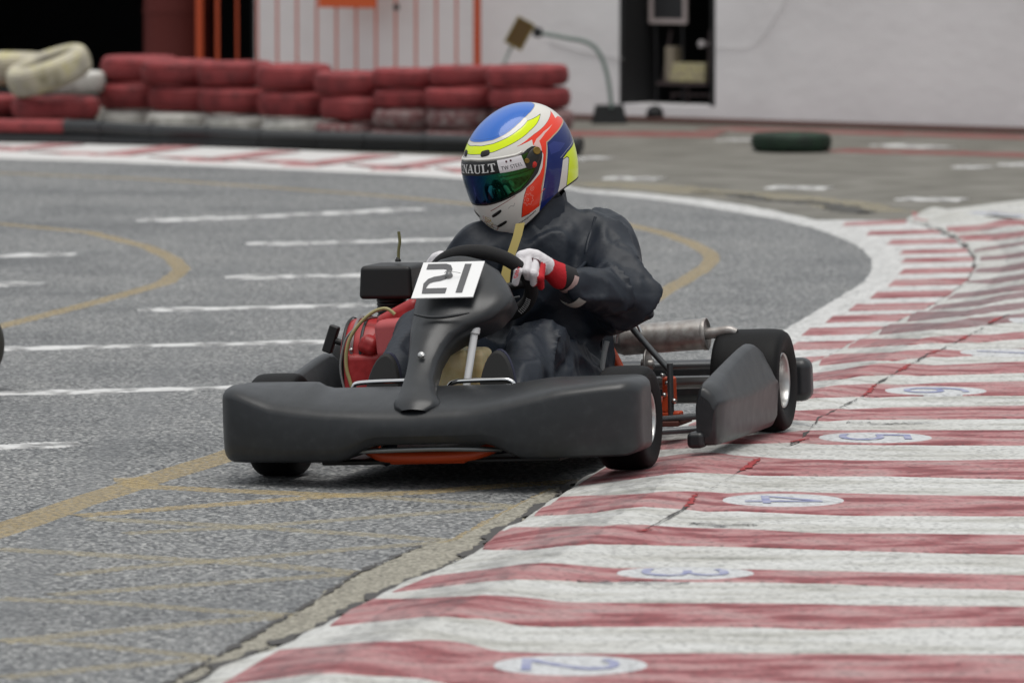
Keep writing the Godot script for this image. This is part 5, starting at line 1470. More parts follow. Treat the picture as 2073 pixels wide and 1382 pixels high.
	part("plate_bolt", mb, mat(lin(0.25, 0.25, 0.25), 0.35, 0.7), plate)

	# steering wheel, column and hub
	var sw := Node3D.new()
	sw.name = "steering_wheel"
	k.add_child(sw, true)
	var wb := Basis(Vector3.RIGHT, PI / 4)
	sw.transform = Transform3D(wb, Vector3(-0.014, 0.456, -0.340))
	mb = MB.new()
	rows = []
	for i in 49:
		var w := TAU * i / 48
		var ring := []
		for j in 14:
			var q := TAU * j / 14
			var rr := 0.128 + cos(q) * 0.0185
			ring.append(Vector3(cos(w) * rr, sin(w) * rr, sin(q) * 0.0185))
		rows.append(ring)
	mb.grid(rows, true)
	part("rim", mb, bump(tri(mat(lin(0.012, 0.012, 0.013), 0.85), 8.0), grain, 0.15), sw)
	for w in [0.0, PI, -PI / 2]:
		mb = MB.new()
		rod(mb, Vector3(cos(w), sin(w), 0) * 0.122, Vector3(cos(w) * 0.03, sin(w) * 0.03, 0.02), 0.011, 10)
		part("spoke", mb, black, sw)
	mb = MB.new()
	mb.lathe([[0.0, -0.02], [0.035, -0.02], [0.04, -0.01], [0.035, 0.02], [0.014, 0.03], [0.0, 0.03]], aim(Vector3(0, 0, -0.01), Vector3(0, 0, 1)), 24)
	part("hub", mb, black, sw)
	for i in 9:
		mb = MB.new()
		var w := -0.35 - i * 0.06
		rod(mb, Vector3(cos(w) * 0.118, sin(w) * 0.118, 0.0155), Vector3(cos(w) * 0.130, sin(w) * 0.130, 0.0195), 0.0013, 5)
		part("stitch", mb, mat(lin(0.5, 0.5, 0.5), 0.7), sw)
	mb = MB.new()
	rod(mb, Vector3(0.0, 0.45, -0.318), Vector3(0.0, 0.12, 0.02), 0.011)
	part("steering_column", mb, steel, k)
	mb = MB.new()
	rod(mb, Vector3(0.041, 0.369, -0.16), Vector3(0.09, 0.421, -0.24), 0.006, 8)
	rod(mb, Vector3(0.074, 0.42, -0.26), Vector3(0.106, 0.427, -0.26), 0.003, 8)
	part("brace", mb, steel, k)
	mb = MB.new()
	mb.lathe([[0.0, -0.006], [0.005, -0.005], [0.0065, 0.0], [0.005, 0.005], [0.0, 0.006]], aim(Vector3(0.058, 0.381, -0.15), Vector3(0.079, 0.388, -0.1)), 10)
	part("ball_joint", mb, chrome, k)

	# pedals: tall white tube and chrome foot rests
	mb = MB.new()
	var pa := Vector3(0.032, 0.217, 0.02)
	var pb := Vector3(0.053, 0.35, 0)
	rod(mb, pa, pb, 0.0098, 16)
	mb.lathe([[0.0, 0.02], [0.0125, 0.019], [0.0135, 0.016], [0.0135, 0.004], [0.0125, 0.0], [0.0, 0.0]], aim(pb, pb + (pb - pa)), 18)
	part("pedal_tube", mb, mat(lin(0.88, 0.88, 0.88), 0.25, 0.0), k)
	mb = MB.new()
	mb.tube([Vector3(-0.012, 0.201, 0.06), Vector3(-0.002, 0.225, 0.06), Vector3(0.013, 0.234, 0.06), Vector3(0.044, 0.237, 0.06), Vector3(0.137, 0.238, 0.06), Vector3(0.157, 0.235, 0.06), Vector3(0.167, 0.227, 0.06), Vector3(0.172, 0.21, 0.06)], 0.0062, 10)
	part("foot_rest", mb, chrome, k)
	mb = MB.new()
	mb.tube([Vector3(-0.259, 0.206, 0.06), Vector3(-0.253, 0.228, 0.06), Vector3(-0.242, 0.236, 0.06), Vector3(-0.195, 0.239, 0.06), Vector3(-0.124, 0.24, 0.06), Vector3(-0.078, 0.241, 0.06)], 0.0062, 10)
	part("foot_rest", mb, chrome, k)

	# fuel tank
	var tankm := tri(mat(Color.WHITE, 0.45), 3.0)
	tankm.albedo_texture = tex(noise(0.02, FastNoiseLite.TYPE_SIMPLEX_SMOOTH, 4, 210), [[0.0, lin(0.55, 0.40, 0.17)], [0.5, lin(0.70, 0.56, 0.30)], [1.0, lin(0.78, 0.66, 0.42)]], 256)
	tankm.subsurf_scatter_enabled = true
	tankm.subsurf_scatter_strength = 0.2
	mb = MB.new()
	mb.rbox(Vector3(0.085, 0.125, 0.13), 0.02, Transform3D(Basis(Vector3.FORWARD, 0.05), Vector3(-0.02, 0.249, -0.09)), Vector2(0.9, 1.0))
	mb.rbox(Vector3(0.06, 0.12, 0.12), 0.018, Transform3D(Basis(), Vector3(0.028, 0.248, -0.1)))
	part("fuel_tank", mb, tankm, k)

	# wheels
	kart_wheel(k, "front_wheel", Vector3(0.446, 0.131, 0.0), 1.0, 0.131, 0.125, rubber, alloy)
	kart_wheel(k, "front_wheel", Vector3(-0.47, 0.131, 0.0), -1.0, 0.131, 0.125, rubber, alloy)
	kart_wheel(k, "rear_wheel", Vector3(0.532, 0.138, -1.05), 1.0, 0.139, 0.19, rubber, alloy)
	kart_wheel(k, "rear_wheel", Vector3(-0.532, 0.138, -1.05), -1.0, 0.139, 0.19, rubber, alloy)

	# side pods
	for s in [1.0, -1.0]:
		rows = []
		for d in [[-0.245, 0.055, 0.125, 0.165], [-0.2475, 0.042, 0.135, 0.178], [-0.258, 0.035, 0.142, 0.186], [-0.30, 0.032, 0.143, 0.194], [-0.38, 0.030, 0.141, 0.206], [-0.48, 0.028, 0.138, 0.221], [-0.6, 0.027, 0.14, 0.238], [-0.7, 0.026, 0.143, 0.251], [-0.77, 0.026, 0.146, 0.257], [-0.82, 0.026, 0.15, 0.253], [-0.86, 0.026, 0.152, 0.238], [-0.885, 0.027, 0.152, 0.212], [-0.905, 0.03, 0.148, 0.178], [-0.92, 0.036, 0.132, 0.152]]:
			var z: float = d[0]
			var t := clampf((-0.245 - z) / 0.05, 0.0, 1.0)
			var xo := lerpf(0.608, 0.628, sqrt(t))
			var xi := lerpf(0.562, 0.556, smoothstep(0.0, 1.0, t))
			var yl: float = d[1]
			var yt: float = d[3]
			var yr: float = minf(d[2], yt - 0.02)
			var xt := lerpf(xo - 0.008, xo - 0.028, clampf((yt - yr) / 0.1, 0, 1))
			var ring := []
			for p in [[xi, yl + 0.01], [xi, yr], [xi + 0.008, yt - 0.012], [xi + 0.016, yt - 0.002], [(xi + xt) / 2, yt], [xt - 0.012, yt - 0.003], [xt, yt - 0.012], [lerpf(xt, xo, 0.5), lerpf(yt, yr, 0.5)], [lerpf(xt, xo, 0.85), lerpf(yt, yr, 0.85)], [xo + 0.003, yr], [xo - 0.001, yr - 0.014], [xo - 0.004, lerpf(yr, yl, 0.5)], [xo - 0.006, yl + 0.02], [xo - 0.014, yl + 0.004], [xo - 0.03, yl], [xi + 0.01, yl]]:
				ring.append(Vector3(s * p[0], p[1], z))
			rows.append(ring)
		mb = MB.new()
		mb.loft(rows)
		mb.rbox(Vector3(0.045, 0.042, 0.06), 0.013, Transform3D(Basis(), Vector3(s * 0.560, 0.050, -0.262)))
		part("side_pod", mb, plastic, k)

	# chassis
	mb = MB.new()
	mb.rbox(Vector3(0.62, 0.012, 1.0), 0.005, Transform3D(Basis(), Vector3(0, 0.045, -0.32)))
	part("floor_tray", mb, black, k)
	mb = MB.new()
	mb.tube([Vector3(-0.21, 0.088, 0.13), Vector3(-0.165, 0.070, 0.19), Vector3(-0.11, 0.060, 0.205), Vector3(0.05, 0.060, 0.205), Vector3(0.11, 0.067, 0.19), Vector3(0.16, 0.088, 0.13)], 0.0155, 12)
	part("front_tube", mb, orange, k)
	mb = MB.new()
	mb.rbox(Vector3(0.2, 0.018, 0.05), 0.008, Transform3D(Basis(), Vector3(-0.025, 0.050, 0.185)))
	part("floor_edge", mb, orange, k)
	mb = MB.new()
	mb.tube([Vector3(-0.24, 0.075, 0.22), Vector3(-0.2, 0.081, 0.272), Vector3(0.0, 0.085, 0.28), Vector3(0.12, 0.082, 0.27), Vector3(0.17, 0.075, 0.22)], 0.0068, 10)
	part("skid_bar", mb, mat(lin(0.2, 0.21, 0.21), 0.35, 0.8), k)
	for s in [1.0, -1.0]:
		mb = MB.new()
		mb.tube([Vector3(s * 0.2, 0.07, 0.12), Vector3(s * 0.22, 0.07, -0.1), Vector3(s * 0.30, 0.07, -0.4), Vector3(s * 0.30, 0.075, -0.85), Vector3(s * 0.26, 0.09, -1.2)], 0.015, 10)
		part("side_rail", mb, orange, k)
		mb = MB.new()
		rod(mb, Vector3(s * 0.24, 0.1, 0.02), Vector3(s * 0.42, 0.13, 0.0), 0.011, 10)
		part("stub_axle", mb, steel, k)
		mb = MB.new()
		rod(mb, Vector3(s * 0.28, 0.06, -0.30), Vector3(s * 0.57, 0.07, -0.36), 0.009, 8)
		part("pod_bracket", mb, steel, k)
		mb = MB.new()
		rod(mb, Vector3(s * 0.29, 0.06, -0.74), Vector3(s * 0.57, 0.08, -0.74), 0.009, 8)
		part("pod_bracket", mb, steel, k)
	mb = MB.new()
	rod(mb, Vector3(-0.5, 0.138, -1.05), Vector3(0.5, 0.138, -1.05), 0.017, 14)
	part("rear_axle", mb, mat(lin(0.2, 0.2, 0.2), 0.35, 0.8), k)
	mb = MB.new()
	mb.rbox(Vector3(0.012, 0.19, 0.19), 0.003, Transform3D(Basis(), Vector3(0.0, 0, 0)))
	mb = MB.new()
	var dc := Vector3(0.261, 0.194, -0.97)
	mb.lathe([[0.0, -0.004], [0.040, -0.004], [0.044, 0.0], [0.040, 0.004], [0.0, 0.004]], axis_x(dc), 28)
	mb.lathe([[0.0, -0.016], [0.014, -0.016], [0.014, 0.016], [0.0, 0.016]], axis_x(dc), 14)
	part("brake_disc", mb, mat(lin(0.22, 0.21, 0.2), 0.4, 0.7), k)
	mb = MB.new()
	mb.rbox(Vector3(0.03, 0.075, 0.05), 0.008, Transform3D(Basis(), Vector3(0.336, 0.128, -0.9)))
	mb.rbox(Vector3(0.022, 0.05, 0.03), 0.006, Transform3D(Basis(Vector3.FORWARD, 0.2), Vector3(0.339, 0.099, -0.85)))
	mb.rbox(Vector3(0.05, 0.016, 0.05), 0.005, Transform3D(Basis(), Vector3(0.351, 0.068, -0.86)))
	part("bearing_carrier", mb, tri(orange.duplicate(), 5.0), k)
	for p in [Vector3(0.329, 0.171, -0.86), Vector3(0.341, 0.15, -0.86), Vector3(0.337, 0.12, -0.84), Vector3(0.363, 0.104, -0.84)]:
		mb = MB.new()
		mb.lathe([[0.0, 0.01], [0.006, 0.009], [0.007, 0.0], [0.0, 0.0]], aim(p, p + Vector3(0, 0.3, 1)), 8)
		part("bolt", mb, alloy, k)
	mb = MB.new()
	mb.rbox(Vector3(0.055, 0.014, 0.16), 0.004, Transform3D(Basis(), Vector3(0.373, 0.053, -0.8)))
	part("foot_plate", mb, mat(lin(0.08, 0.02, 0.012), 0.7), k)
	# seat stay
	mb = MB.new()
	mb.tube([Vector3(0.235, 0.32, -0.86), Vector3(0.263, 0.283, -0.86), Vector3(0.302, 0.237, -0.86), Vector3(0.343, 0.189, -0.86), Vector3(0.349, 0.173, -0.86)], 0.0085, 10)
	part("seat_stay", mb, steel, k)
	mb = MB.new()
	rod(mb, Vector3(0.354, 0.205, -0.84), Vector3(0.352, 0.057, -0.84), 0.0085, 10)
	part("upright", mb, steel, k)
	mb = MB.new()
	mb.tube([Vector3(0.174, 0.273, -0.88), Vector3(0.178, 0.252, -0.88), Vector3(0.193, 0.222, -0.88), Vector3(0.208, 0.188, -0.88), Vector3(0.215, 0.159, -0.88)], 0.0125, 10)
	part("seat_strut", mb, orange, k)

	# rear bumper
	mb = MB.new()
	mb.rbox(Vector3(1.27, 0.118, 0.075), 0.028, Transform3D(Basis(), Vector3(0.0, 0.120, -1.31)))
	part("rear_bumper", mb, plastic, k)
	mb = MB.new()
	rod(mb, Vector3(-0.5, 0.17, -1.22), Vector3(0.5, 0.17, -1.22), 0.011, 10)
	part("rear_bar", mb, steel, k)

	# exhaust silencer on the left of the seat, running across to the left rear
	var rust := tri(mat(Color.WHITE, 0.42, 0.55), 4.0)
	rust.albedo_texture = tex(noise(0.03, FastNoiseLite.TYPE_SIMPLEX_SMOOTH, 6, 220), [[0.0, lin(0.17, 0.145, 0.135)], [0.35, lin(0.29, 0.265, 0.25)], [0.7, lin(0.38, 0.365, 0.35)], [1.0, lin(0.48, 0.465, 0.455)]], 256)
	bump(rust, grain, 0.04)
	var ea := Vector3(0.184, 0.257, -1.02)
	var eb := Vector3(0.416, 0.269, -1.02)
	var el := ea.distance_to(eb)
	mb = MB.new()
	mb.lathe([[0.0, -0.075], [0.016, -0.07], [0.018, -0.06], [0.036, -0.012], [0.041, 0.0], [0.0415, 0.002], [0.0415, 0.02], [0.041, 0.022], [0.0415, el - 0.012], [0.0435, el - 0.01], [0.0440, el], [0.040, el + 0.002], [0.039, el - 0.005], [0.0, el - 0.006]], aim(ea, eb), 36)
	var sil := part("silencer", mb, rust, k)
	mb = MB.new()
	mb.tube([eb - (eb - ea).normalized() * 0.01, Vector3(0.447, 0.272, -1.02), Vector3(0.476, 0.276, -1.02), Vector3(0.497, 0.27, -1.02)], [0.016, 0.0155, 0.0145, 0.011], 14)
	part("tail_pipe", mb, rust, sil)
	for p in [[1250, 0], [1290, 1]]:
		pass
	mb = MB.new()
	mb.tube([Vector3(0.18, 0.254, -0.96), Vector3(0.186, 0.28, -0.96), Vector3(0.201, 0.296, -0.96), Vector3(0.215, 0.308, -0.96)], 0.0045, 8)
	part("spring", mb, alloy, sil)
	mb = MB.new()
	mb.tube([Vector3(0.231, 0.311, -0.96), Vector3(0.242, 0.297, -0.96), Vector3(0.248, 0.281, -0.96)], 0.005, 8)
	part("spring", mb, alloy, sil)

	# seat
	var shellm := mat(lin(0.10, 0.105, 0.11), 0.35)
	rows = []
	for i in 15:
		var t := i / 14.0
		var row := []
		for j in 17:
			var a := lerpf(-1.0, 1.0, j / 16.0)
			var y := lerpf(0.06, 0.36, t)
			var z := lerpf(-0.74, -0.98, t)
			var wd := lerpf(0.19, 0.20, t)
			row.append(Vector3(sin(a * 1.5) * wd, y + 0.02 * a * a, z + (1.0 - cos(a * 1.5)) * lerpf(0.10, 0.19, t)))
		rows.append(row)
	mb = MB.new()
	mb.grid(rows)
	rows.clear()
	for i in 9:
		var t := i / 8.0
		var row := []
		for j in 17:
			var a := lerpf(-1.0, 1.0, j / 16.0)
			row.append(Vector3(sin(a * 1.45) * 0.185, 0.06 + pow(absf(a), 3.0) * 0.15, lerpf(-0.74, -0.40, t)))
		rows.append(row)
	mb.grid(rows)
	part("seat", mb, shellm, k)
	mb = MB.new()
	mb.tube([Vector3(0.209, 0.17, -0.66), Vector3(0.214, 0.209, -0.66), Vector3(0.223, 0.252, -0.66), Vector3(0.231, 0.28, -0.66)], 0.007, 8)
	part("seat_edge", mb, mat(lin(0.3, 0.32, 0.32), 0.4), k)

	# engine on the driver's right
	var ec := Vector3(-0.396, 0.252, -0.56)
	mb = MB.new()
	mb.lathe([[0.0, 0.052], [0.07, 0.052], [0.1, 0.046], [0.108, 0.036], [0.110, 0.02], [0.112, -0.005], [0.110, -0.03], [0.104, -0.06], [0.09, -0.075], [0.0, -0.08]], axis_x(ec, -1.0), 48)
	var eng := part("engine", mb, red, k)
	mb = MB.new()
	mb.rbox(Vector3(0.16, 0.2, 0.2), 0.03, Transform3D(Basis(), ec + Vector3(0.11, -0.02, 0.0)))
	mb.rbox(Vector3(0.055, 0.05, 0.06), 0.02, Transform3D(Basis(Vector3.FORWARD, 0.4), ec + Vector3(0.035, 0.045, 0.095)))
	mb.rbox(Vector3(0.11, 0.13, 0.04), 0.018, Transform3D(Basis(Vector3.UP, 0.2), ec + Vector3(0.02, -0.04, 0.10)))
	part("crankcase", mb, red, eng)
	mb = MB.new()
	mb.rbox(Vector3(0.115, 0.105, 0.12), 0.022, Transform3D(Basis(Vector3.FORWARD, -0.06), Vector3(-0.273, 0.315, -0.46)))
	part("cooling_shroud", mb, dull_red, eng)
	mb = MB.new()
	mb.rbox(Vector3(0.13, 0.07, 0.13), 0.02, Transform3D(Basis(Vector3.FORWARD, -0.45), Vector3(-0.278, 0.363, -0.53)))
	part("top_cowl", mb, red, eng)
	for d in [[0.037, 0.1115], [0.012, 0.1145], [-0.012, 0.1135]]:
		mb = MB.new()
		mb.lathe([[d[1], -0.004], [d[1] + 0.003, 0.0], [d[1], 0.004]], axis_x(ec + Vector3(-d[0], 0, 0), -1.0), 48)
		part("band", mb, black if d[0] > 0.02 or d[0] < 0 else mat(lin(0.2, 0.17, 0.17), 0.4), eng)
	mb = MB.new()
	mb.lathe([[0.0, 0.006], [0.005, 0.005], [0.006, 0.0]], aim(Vector3(-0.408, 0.286, -0.45), Vector3(-0.393, 0.29, -0.4)), 10)
	part("bolt", mb, alloy, eng)
	mb = MB.new()
	mb.rbox(Vector3(0.027, 0.075, 0.024), 0.005, Transform3D(Basis(Vector3.FORWARD, 0.36), Vector3(-0.495, 0.309, -0.56)))
	rod(mb, Vector3(-0.49, 0.306, -0.56), Vector3(-0.455, 0.295, -0.56), 0.0085, 10)
	part("pull_handle", mb, black, eng)
	var hose := mat(lin(0.36, 0.31, 0.14), 0.4)
	mb = MB.new()
	mb.tube([Vector3(-0.279, 0.378, -0.43), Vector3(-0.295, 0.391, -0.43), Vector3(-0.311, 0.394, -0.43), Vector3(-0.335, 0.387, -0.43), Vector3(-0.363, 0.368, -0.43), Vector3(-0.387, 0.343, -0.43), Vector3(-0.406, 0.314, -0.43), Vector3(-0.416, 0.278, -0.43), Vector3(-0.417, 0.24, -0.43), Vector3(-0.41, 0.21, -0.43), Vector3(-0.402, 0.179, -0.43)], 0.0048, 10)
	part("fuel_hose", mb, hose, eng)
	mb = MB.new()
	mb.tube([Vector3(-0.379, 0.355, -0.44), Vector3(-0.401, 0.336, -0.44), Vector3(-0.417, 0.318, -0.44), Vector3(-0.429, 0.287, -0.44), Vector3(-0.436, 0.25, -0.44), Vector3(-0.435, 0.218, -0.44), Vector3(-0.427, 0.178, -0.44)], 0.0032, 8)
	part("fuel_hose", mb, mat(lin(0.22, 0.22, 0.22), 0.4), eng)
	mb = MB.new()
	mb.tube([Vector3(-0.387, 0.357, -0.5), Vector3(-0.369, 0.365, -0.5), Vector3(-0.342, 0.368, -0.5)], 0.0028, 8)
	part("cable", mb, mat(lin(0.12, 0.04, 0.04), 0.5), eng)

	# airbox and intake
	var abm := bump(tri(mat(lin(0.006, 0.006, 0.0065), 0.5), 5.0), grain, 0.03)
	mb = MB.new()
	var ac := Vector3(-0.351, 0.452, -0.68)
	mb.rbox(Vector3(0.148, 0.088, 0.17), 0.012, Transform3D(Basis(Vector3.FORWARD, 0.02), ac), Vector2(0.93, 0.97))
	var ab := part("airbox", mb, abm, k)
	mb = MB.new()
	for i in 5:
		var y := ac.y - 0.05 - i * 0.010
		mb.lathe([[0.038, -0.004], [0.041, 0.0], [0.038, 0.004], [0.036, 0.0055]], Transform3D(Basis(), Vector3(ac.x - 0.005, y, ac.z + 0.01)), 24)
	mb.lathe([[0.03, -0.20], [0.03, -0.02], [0.036, 0.06]], Transform3D(Basis(), Vector3(ac.x - 0.01, ac.y - 0.09, ac.z + 0.01)), 20)
	part("intake_boot", mb, abm, ab)
	mb = MB.new()
	mb.tube([Vector3(-0.336, 0.505, -0.68), Vector3(-0.334, 0.534, -0.68), Vector3(-0.33, 0.556, -0.68), Vector3(-0.332, 0.582, -0.68)], 0.0042, 8)
	part("breather_hose", mb, mat(lin(0.16, 0.15, 0.06), 0.4), ab)
	mb = MB.new()
	mb.lathe([[0.008, 0.0], [0.008, 0.006], [0.005, 0.008], [0.005, 0.012], [0.0, 0.012]], Transform3D(Basis(), Vector3(-0.337, 0.502, -0.68)), 12)
	part("hose_clip", mb, black, ab)

# ---------------------------------------------------------------- the driver, in the kart's own axes
func wr_at(s: float) -> Vector3:   # where the sleeve ends, mirrored to the left side
	return Vector3(0.202, 0.444, -0.47) if s > 0 else Vector3(0.185, 0.448, -0.445)

func hand(mb: MB, s: float, paint) -> void:
	# s 1: left hand, -1: right hand mirrored; thumb behind the rim, fingers over it
	var m := func(p: Vector3) -> Vector3: return Vector3(p.x * s, p.y, p.z)
	var lo := Vector3(0.055, 0.405, -0.47)
	var hi := Vector3(0.225, 0.56, -0.24)
	if s < 0:
		var t := lo.x
		lo.x = -hi.x
		hi.x = -t
	var f := Field.new(lo, hi, 0.0032)
	var wrist := HW
	var ks := [HK0, HK1, HK2, HK3]
	# palm and back of the hand
	for i in 4:
		f.cap(m.call(wrist + Vector3(0, 0.006 - 0.006 * i, 0.0)), m.call(ks[i]), 0.024, 0.0165, 0.012)
	f.cap(m.call(wrist + (Vector3(wr_at(s)) - wrist).normalized() * 0.02), m.call(wrist), 0.024, 0.024, 0.015)
	# fingers: knuckle, middle joint, tip curling under the rim
	var mids := [HM0, HM1, HM2, HM3]
	var tips := [HT0, HT1, HT2, HT3]
	for i in 4:
		f.cap(m.call(ks[i]), m.call(mids[i]), 0.0126, 0.0108, 0.003)
		f.cap(m.call(mids[i]), m.call(tips[i]), 0.0108, 0.0094, 0.003)
	# thumb leaves the side of the palm near the wrist and lies along the rim behind
	f.cap(m.call(wrist.lerp(ks[0], 0.35) + Vector3(-0.008, -0.012, 0.0)), m.call(ks[0] + Vector3(0.016, -0.03, -0.035)), 0.014, 0.0115, 0.008)
	f.cap(m.call(ks[0] + Vector3(0.016, -0.03, -0.035)), m.call(ks[0] + Vector3(-0.005, -0.052, -0.02)), 0.0115, 0.0095, 0.004)
	f.net(mb, paint)

const HW := Vector3(0.171, 0.471, -0.42)
const HK0 := Vector3(0.101, 0.526, -0.315)
const HK1 := Vector3(0.119, 0.53, -0.325)
const HK2 := Vector3(0.135, 0.524, -0.335)
const HK3 := Vector3(0.147, 0.509, -0.345)
const HM0 := Vector3(0.098, 0.49, -0.28)
const HM1 := Vector3(0.119, 0.491, -0.285)
const HM2 := Vector3(0.136, 0.483, -0.295)
const HM3 := Vector3(0.15, 0.471, -0.305)
const HT0 := Vector3(0.089, 0.461, -0.285)
const HT1 := Vector3(0.117, 0.474, -0.305)
const HT2 := Vector3(0.131, 0.457, -0.31)
const HT3 := Vector3(0.146, 0.447, -0.325)

func seg_dist(p: Vector3, a: Vector3, b: Vector3) -> float:
	var ab := b - a
	return (p - a - ab * clampf((p - a).dot(ab) / ab.length_squared(), 0.0, 1.0)).length()

func glove_colour(p: Vector3) -> Color:
	var q := Vector3(absf(p.x), p.y, p.z)
	var ax := (HW - HK1)
	var t := (q - HK1).dot(ax) / ax.length_squared()
	var lowest := HK1.lerp(HW, clampf(t, 0, 1)).y - q.y
	var white := Color(0.68, 0.66, 0.68)
	var red := Color(0.46, 0.006, 0.012)
	if t < 0.3 and lowest > 0.008:
		var ks := [HK0, HK1, HK2, HK3]
		var ms := [HM0, HM1, HM2, HM3]
		var ts := [HT0, HT1, HT2, HT3]
		var best := BIG
		var which := 0
		for i in 4:
			var e := minf(seg_dist(q, ks[i], ms[i]), seg_dist(q, ms[i], ts[i]))
			if e < best:
				best = e
				which = i
		if which == 3:
			return red
		var side := q - HM1
		if best > 0.0150 or side.z < -0.016 - 0.006 * which:
			return Color(0.06, 0.004, 0.012)
	if t > 0.54 or (t > 0.24 and lowest > 0.026) or lowest > 0.078:
		return red
	if q.z < HK1.z - 0.02 - t * 0.09 and lowest > 0.012:
		return Color(0.05, 0.008, 0.02)
	return white

func driver(at: Transform3D) -> void:
	var o := thing("person", "person in dark rain suit and bright helmet, steering the kart hunched forward", "person")
	o.transform = at
	# suit: one continuous body
	var f := Field.new(Vector3(-0.40, 0.0, -1.04), Vector3(0.46, 0.74, 0.10), 0.0078)
	var sh_l := Vector3(0.188, 0.528, -0.80)
	var sh_r := Vector3(-0.105, 0.515, -0.66)
	var el_l := Vector3(0.299, 0.402, -0.63)
	var wr_l := Vector3(0.202, 0.444, -0.47)
	var el_r := Vector3(-0.17, 0.40, -0.56)
	var wr_r := Vector3(-0.185, 0.448, -0.445)
	# trunk
	f.cap(Vector3(-0.06, 0.18, -0.80), Vector3(0.09, 0.18, -0.80), 0.112, 0.112, 0.06)
	f.cap(Vector3(0.02, 0.22, -0.82), Vector3(0.045, 0.46, -0.77), 0.145, 0.150, 0.08)
	f.cap(Vector3(0.10, 0.25, -0.80), Vector3(0.12, 0.48, -0.80), 0.08, 0.115, 0.06)
	f.cap(sh_r, sh_l, 0.082, 0.088, 0.07)
	f.cap(Vector3(0.03, 0.56, -0.75), Vector3(0.02, 0.655, -0.72), 0.085, 0.07, 0.05)
	# arms
	f.cap(sh_l, el_l, 0.086, 0.074, 0.05)
	f.cap(el_l, wr_l, 0.073, 0.050, 0.03)
	f.cap(el_l + Vector3(-0.01, -0.025, -0.02), Vector3(0.23, 0.345, -0.70), 0.066, 0.055, 0.05)
	f.cap(wr_l + Vector3(0.045, -0.035, -0.03), wr_l + Vector3(0.09, -0.04, -0.08), 0.04, 0.05, 0.03)
	f.cap(sh_r, el_r, 0.078, 0.055, 0.05)
	f.cap(el_r, wr_r, 0.054, 0.042, 0.03)
	# legs
	var kn_l := Vector3(0.125, 0.292, -0.36)
	var an_l := Vector3(0.128, 0.195, -0.06)
	f.cap(Vector3(0.10, 0.15, -0.78), kn_l, 0.096, 0.074, 0.05)
	f.cap(Vector3(0.16, 0.13, -0.66), Vector3(0.165, 0.17, -0.40), 0.075, 0.05, 0.06)
	f.cap(kn_l, an_l, 0.074, 0.056, 0.035)
	f.cap(Vector3(0.165, 0.17, -0.36), Vector3(0.16, 0.13, -0.12), 0.05, 0.05, 0.05)
	var kn_r := Vector3(-0.18, 0.315, -0.36)
	var an_r := Vector3(-0.188, 0.225, -0.05)
	f.cap(Vector3(-0.09, 0.15, -0.78), kn_r, 0.102, 0.074, 0.05)
	f.cap(kn_r, an_r, 0.072, 0.054, 0.035)
	# creases of the loose cloth, running along or slantwise round each limb
	var crease := noise(1.0, FastNoiseLite.TYPE_SIMPLEX, 1, 301)
	var soft := noise(5.0, FastNoiseLite.TYPE_SIMPLEX_SMOOTH, 2, 305)
	f.crumple(soft, 0.009, Vector3(1.0, 0.8, 0.8))
	for e in [
		[sh_l, el_l, 0.135, Vector3(0.55, -0.75, 0.25), 2.2, 6.5, 0.016],
		[el_l, wr_l, 0.115, Vector3(-0.6, 0.25, 0.8), 2.4, 8.0, 0.014],
		[sh_r, el_r, 0.125, Vector3(-0.5, -0.8, 0.3), 2.2, 6.5, 0.013],
		[Vector3(0.10, 0.15, -0.78), kn_l, 0.135, Vector3(0.25, 0.5, 0.8), 2.0, 6.0, 0.015],
		[kn_l, an_l, 0.115, Vector3(0.15, -0.75, 0.65), 2.2, 7.5, 0.013],
		[kn_r, an_r, 0.11, Vector3(-0.15, -0.7, 0.7), 2.2, 7.5, 0.011],
		[Vector3(0.05, 0.20, -0.80), Vector3(0.05, 0.52, -0.78), 0.21, Vector3(-0.55, -0.8, 0.15), 1.8, 6.0, 0.015]]:
		f.pleat(crease, e[0], e[1], e[2], e[3], e[4], e[5], e[6])
	var crease2 := noise(1.0, FastNoiseLite.TYPE_SIMPLEX, 1, 306)
	for e in [
		[sh_l, el_l, 0.13, Vector3(-0.3, -0.9, 0.6), 4.0, 14.0, 0.004],
		[el_l, wr_l, 0.11, Vector3(-0.3, 0.8, 0.5), 4.0, 14.0, 0.0045],
		[Vector3(0.10, 0.15, -0.78), kn_l, 0.13, Vector3(-0.4, 0.8, 0.3), 4.0, 14.0, 0.004],
		[kn_l, an_l, 0.11, Vector3(0.6, -0.4, 0.6), 4.0, 14.0, 0.004],
		[Vector3(0.05, 0.20, -0.80), Vector3(0.05, 0.52, -0.78), 0.20, Vector3(0.5, -0.8, 0.2), 3.5, 13.0, 0.004]]:
		f.pleat(crease2, e[0], e[1], e[2], e[3], e[4], e[5], e[6])
	var cloth := tri(mat(lin(0.0065, 0.0112, 0.0200), 0.55, 0.0, 0.47), 2.5)
	var wrinkle := noise(0.02, FastNoiseLite.TYPE_SIMPLEX_SMOOTH, 3, 304)
	bump(cloth, grey(wrinkle, 0, 1, 512), 0.12)
	var mb := MB.new()
	f.net(mb)
	var body := part("suit", mb, cloth, o)
	# zip flap of the jacket, following the cloth
	mb = MB.new()
	var zip := []
	for p in [Vector3(0.197, 0.604, -0.68), Vector3(0.194, 0.585, -0.68), Vector3(0.189, 0.566, -0.68), Vector3(0.185, 0.54, -0.68), Vector3(0.183, 0.514, -0.68), Vector3(0.182, 0.488, -0.68), Vector3(0.181, 0.464, -0.68)]:
		zip.append(f.face(p.x, p.y, -0.5) + Vector3(0, 0, 0.001))
	mb.tube(zip, [0.004, 0.006, 0.006, 0.006, 0.004], 8)
	part("zip_flap", mb, cloth, body)
	# collar
	mb = MB.new()
	var rows := []
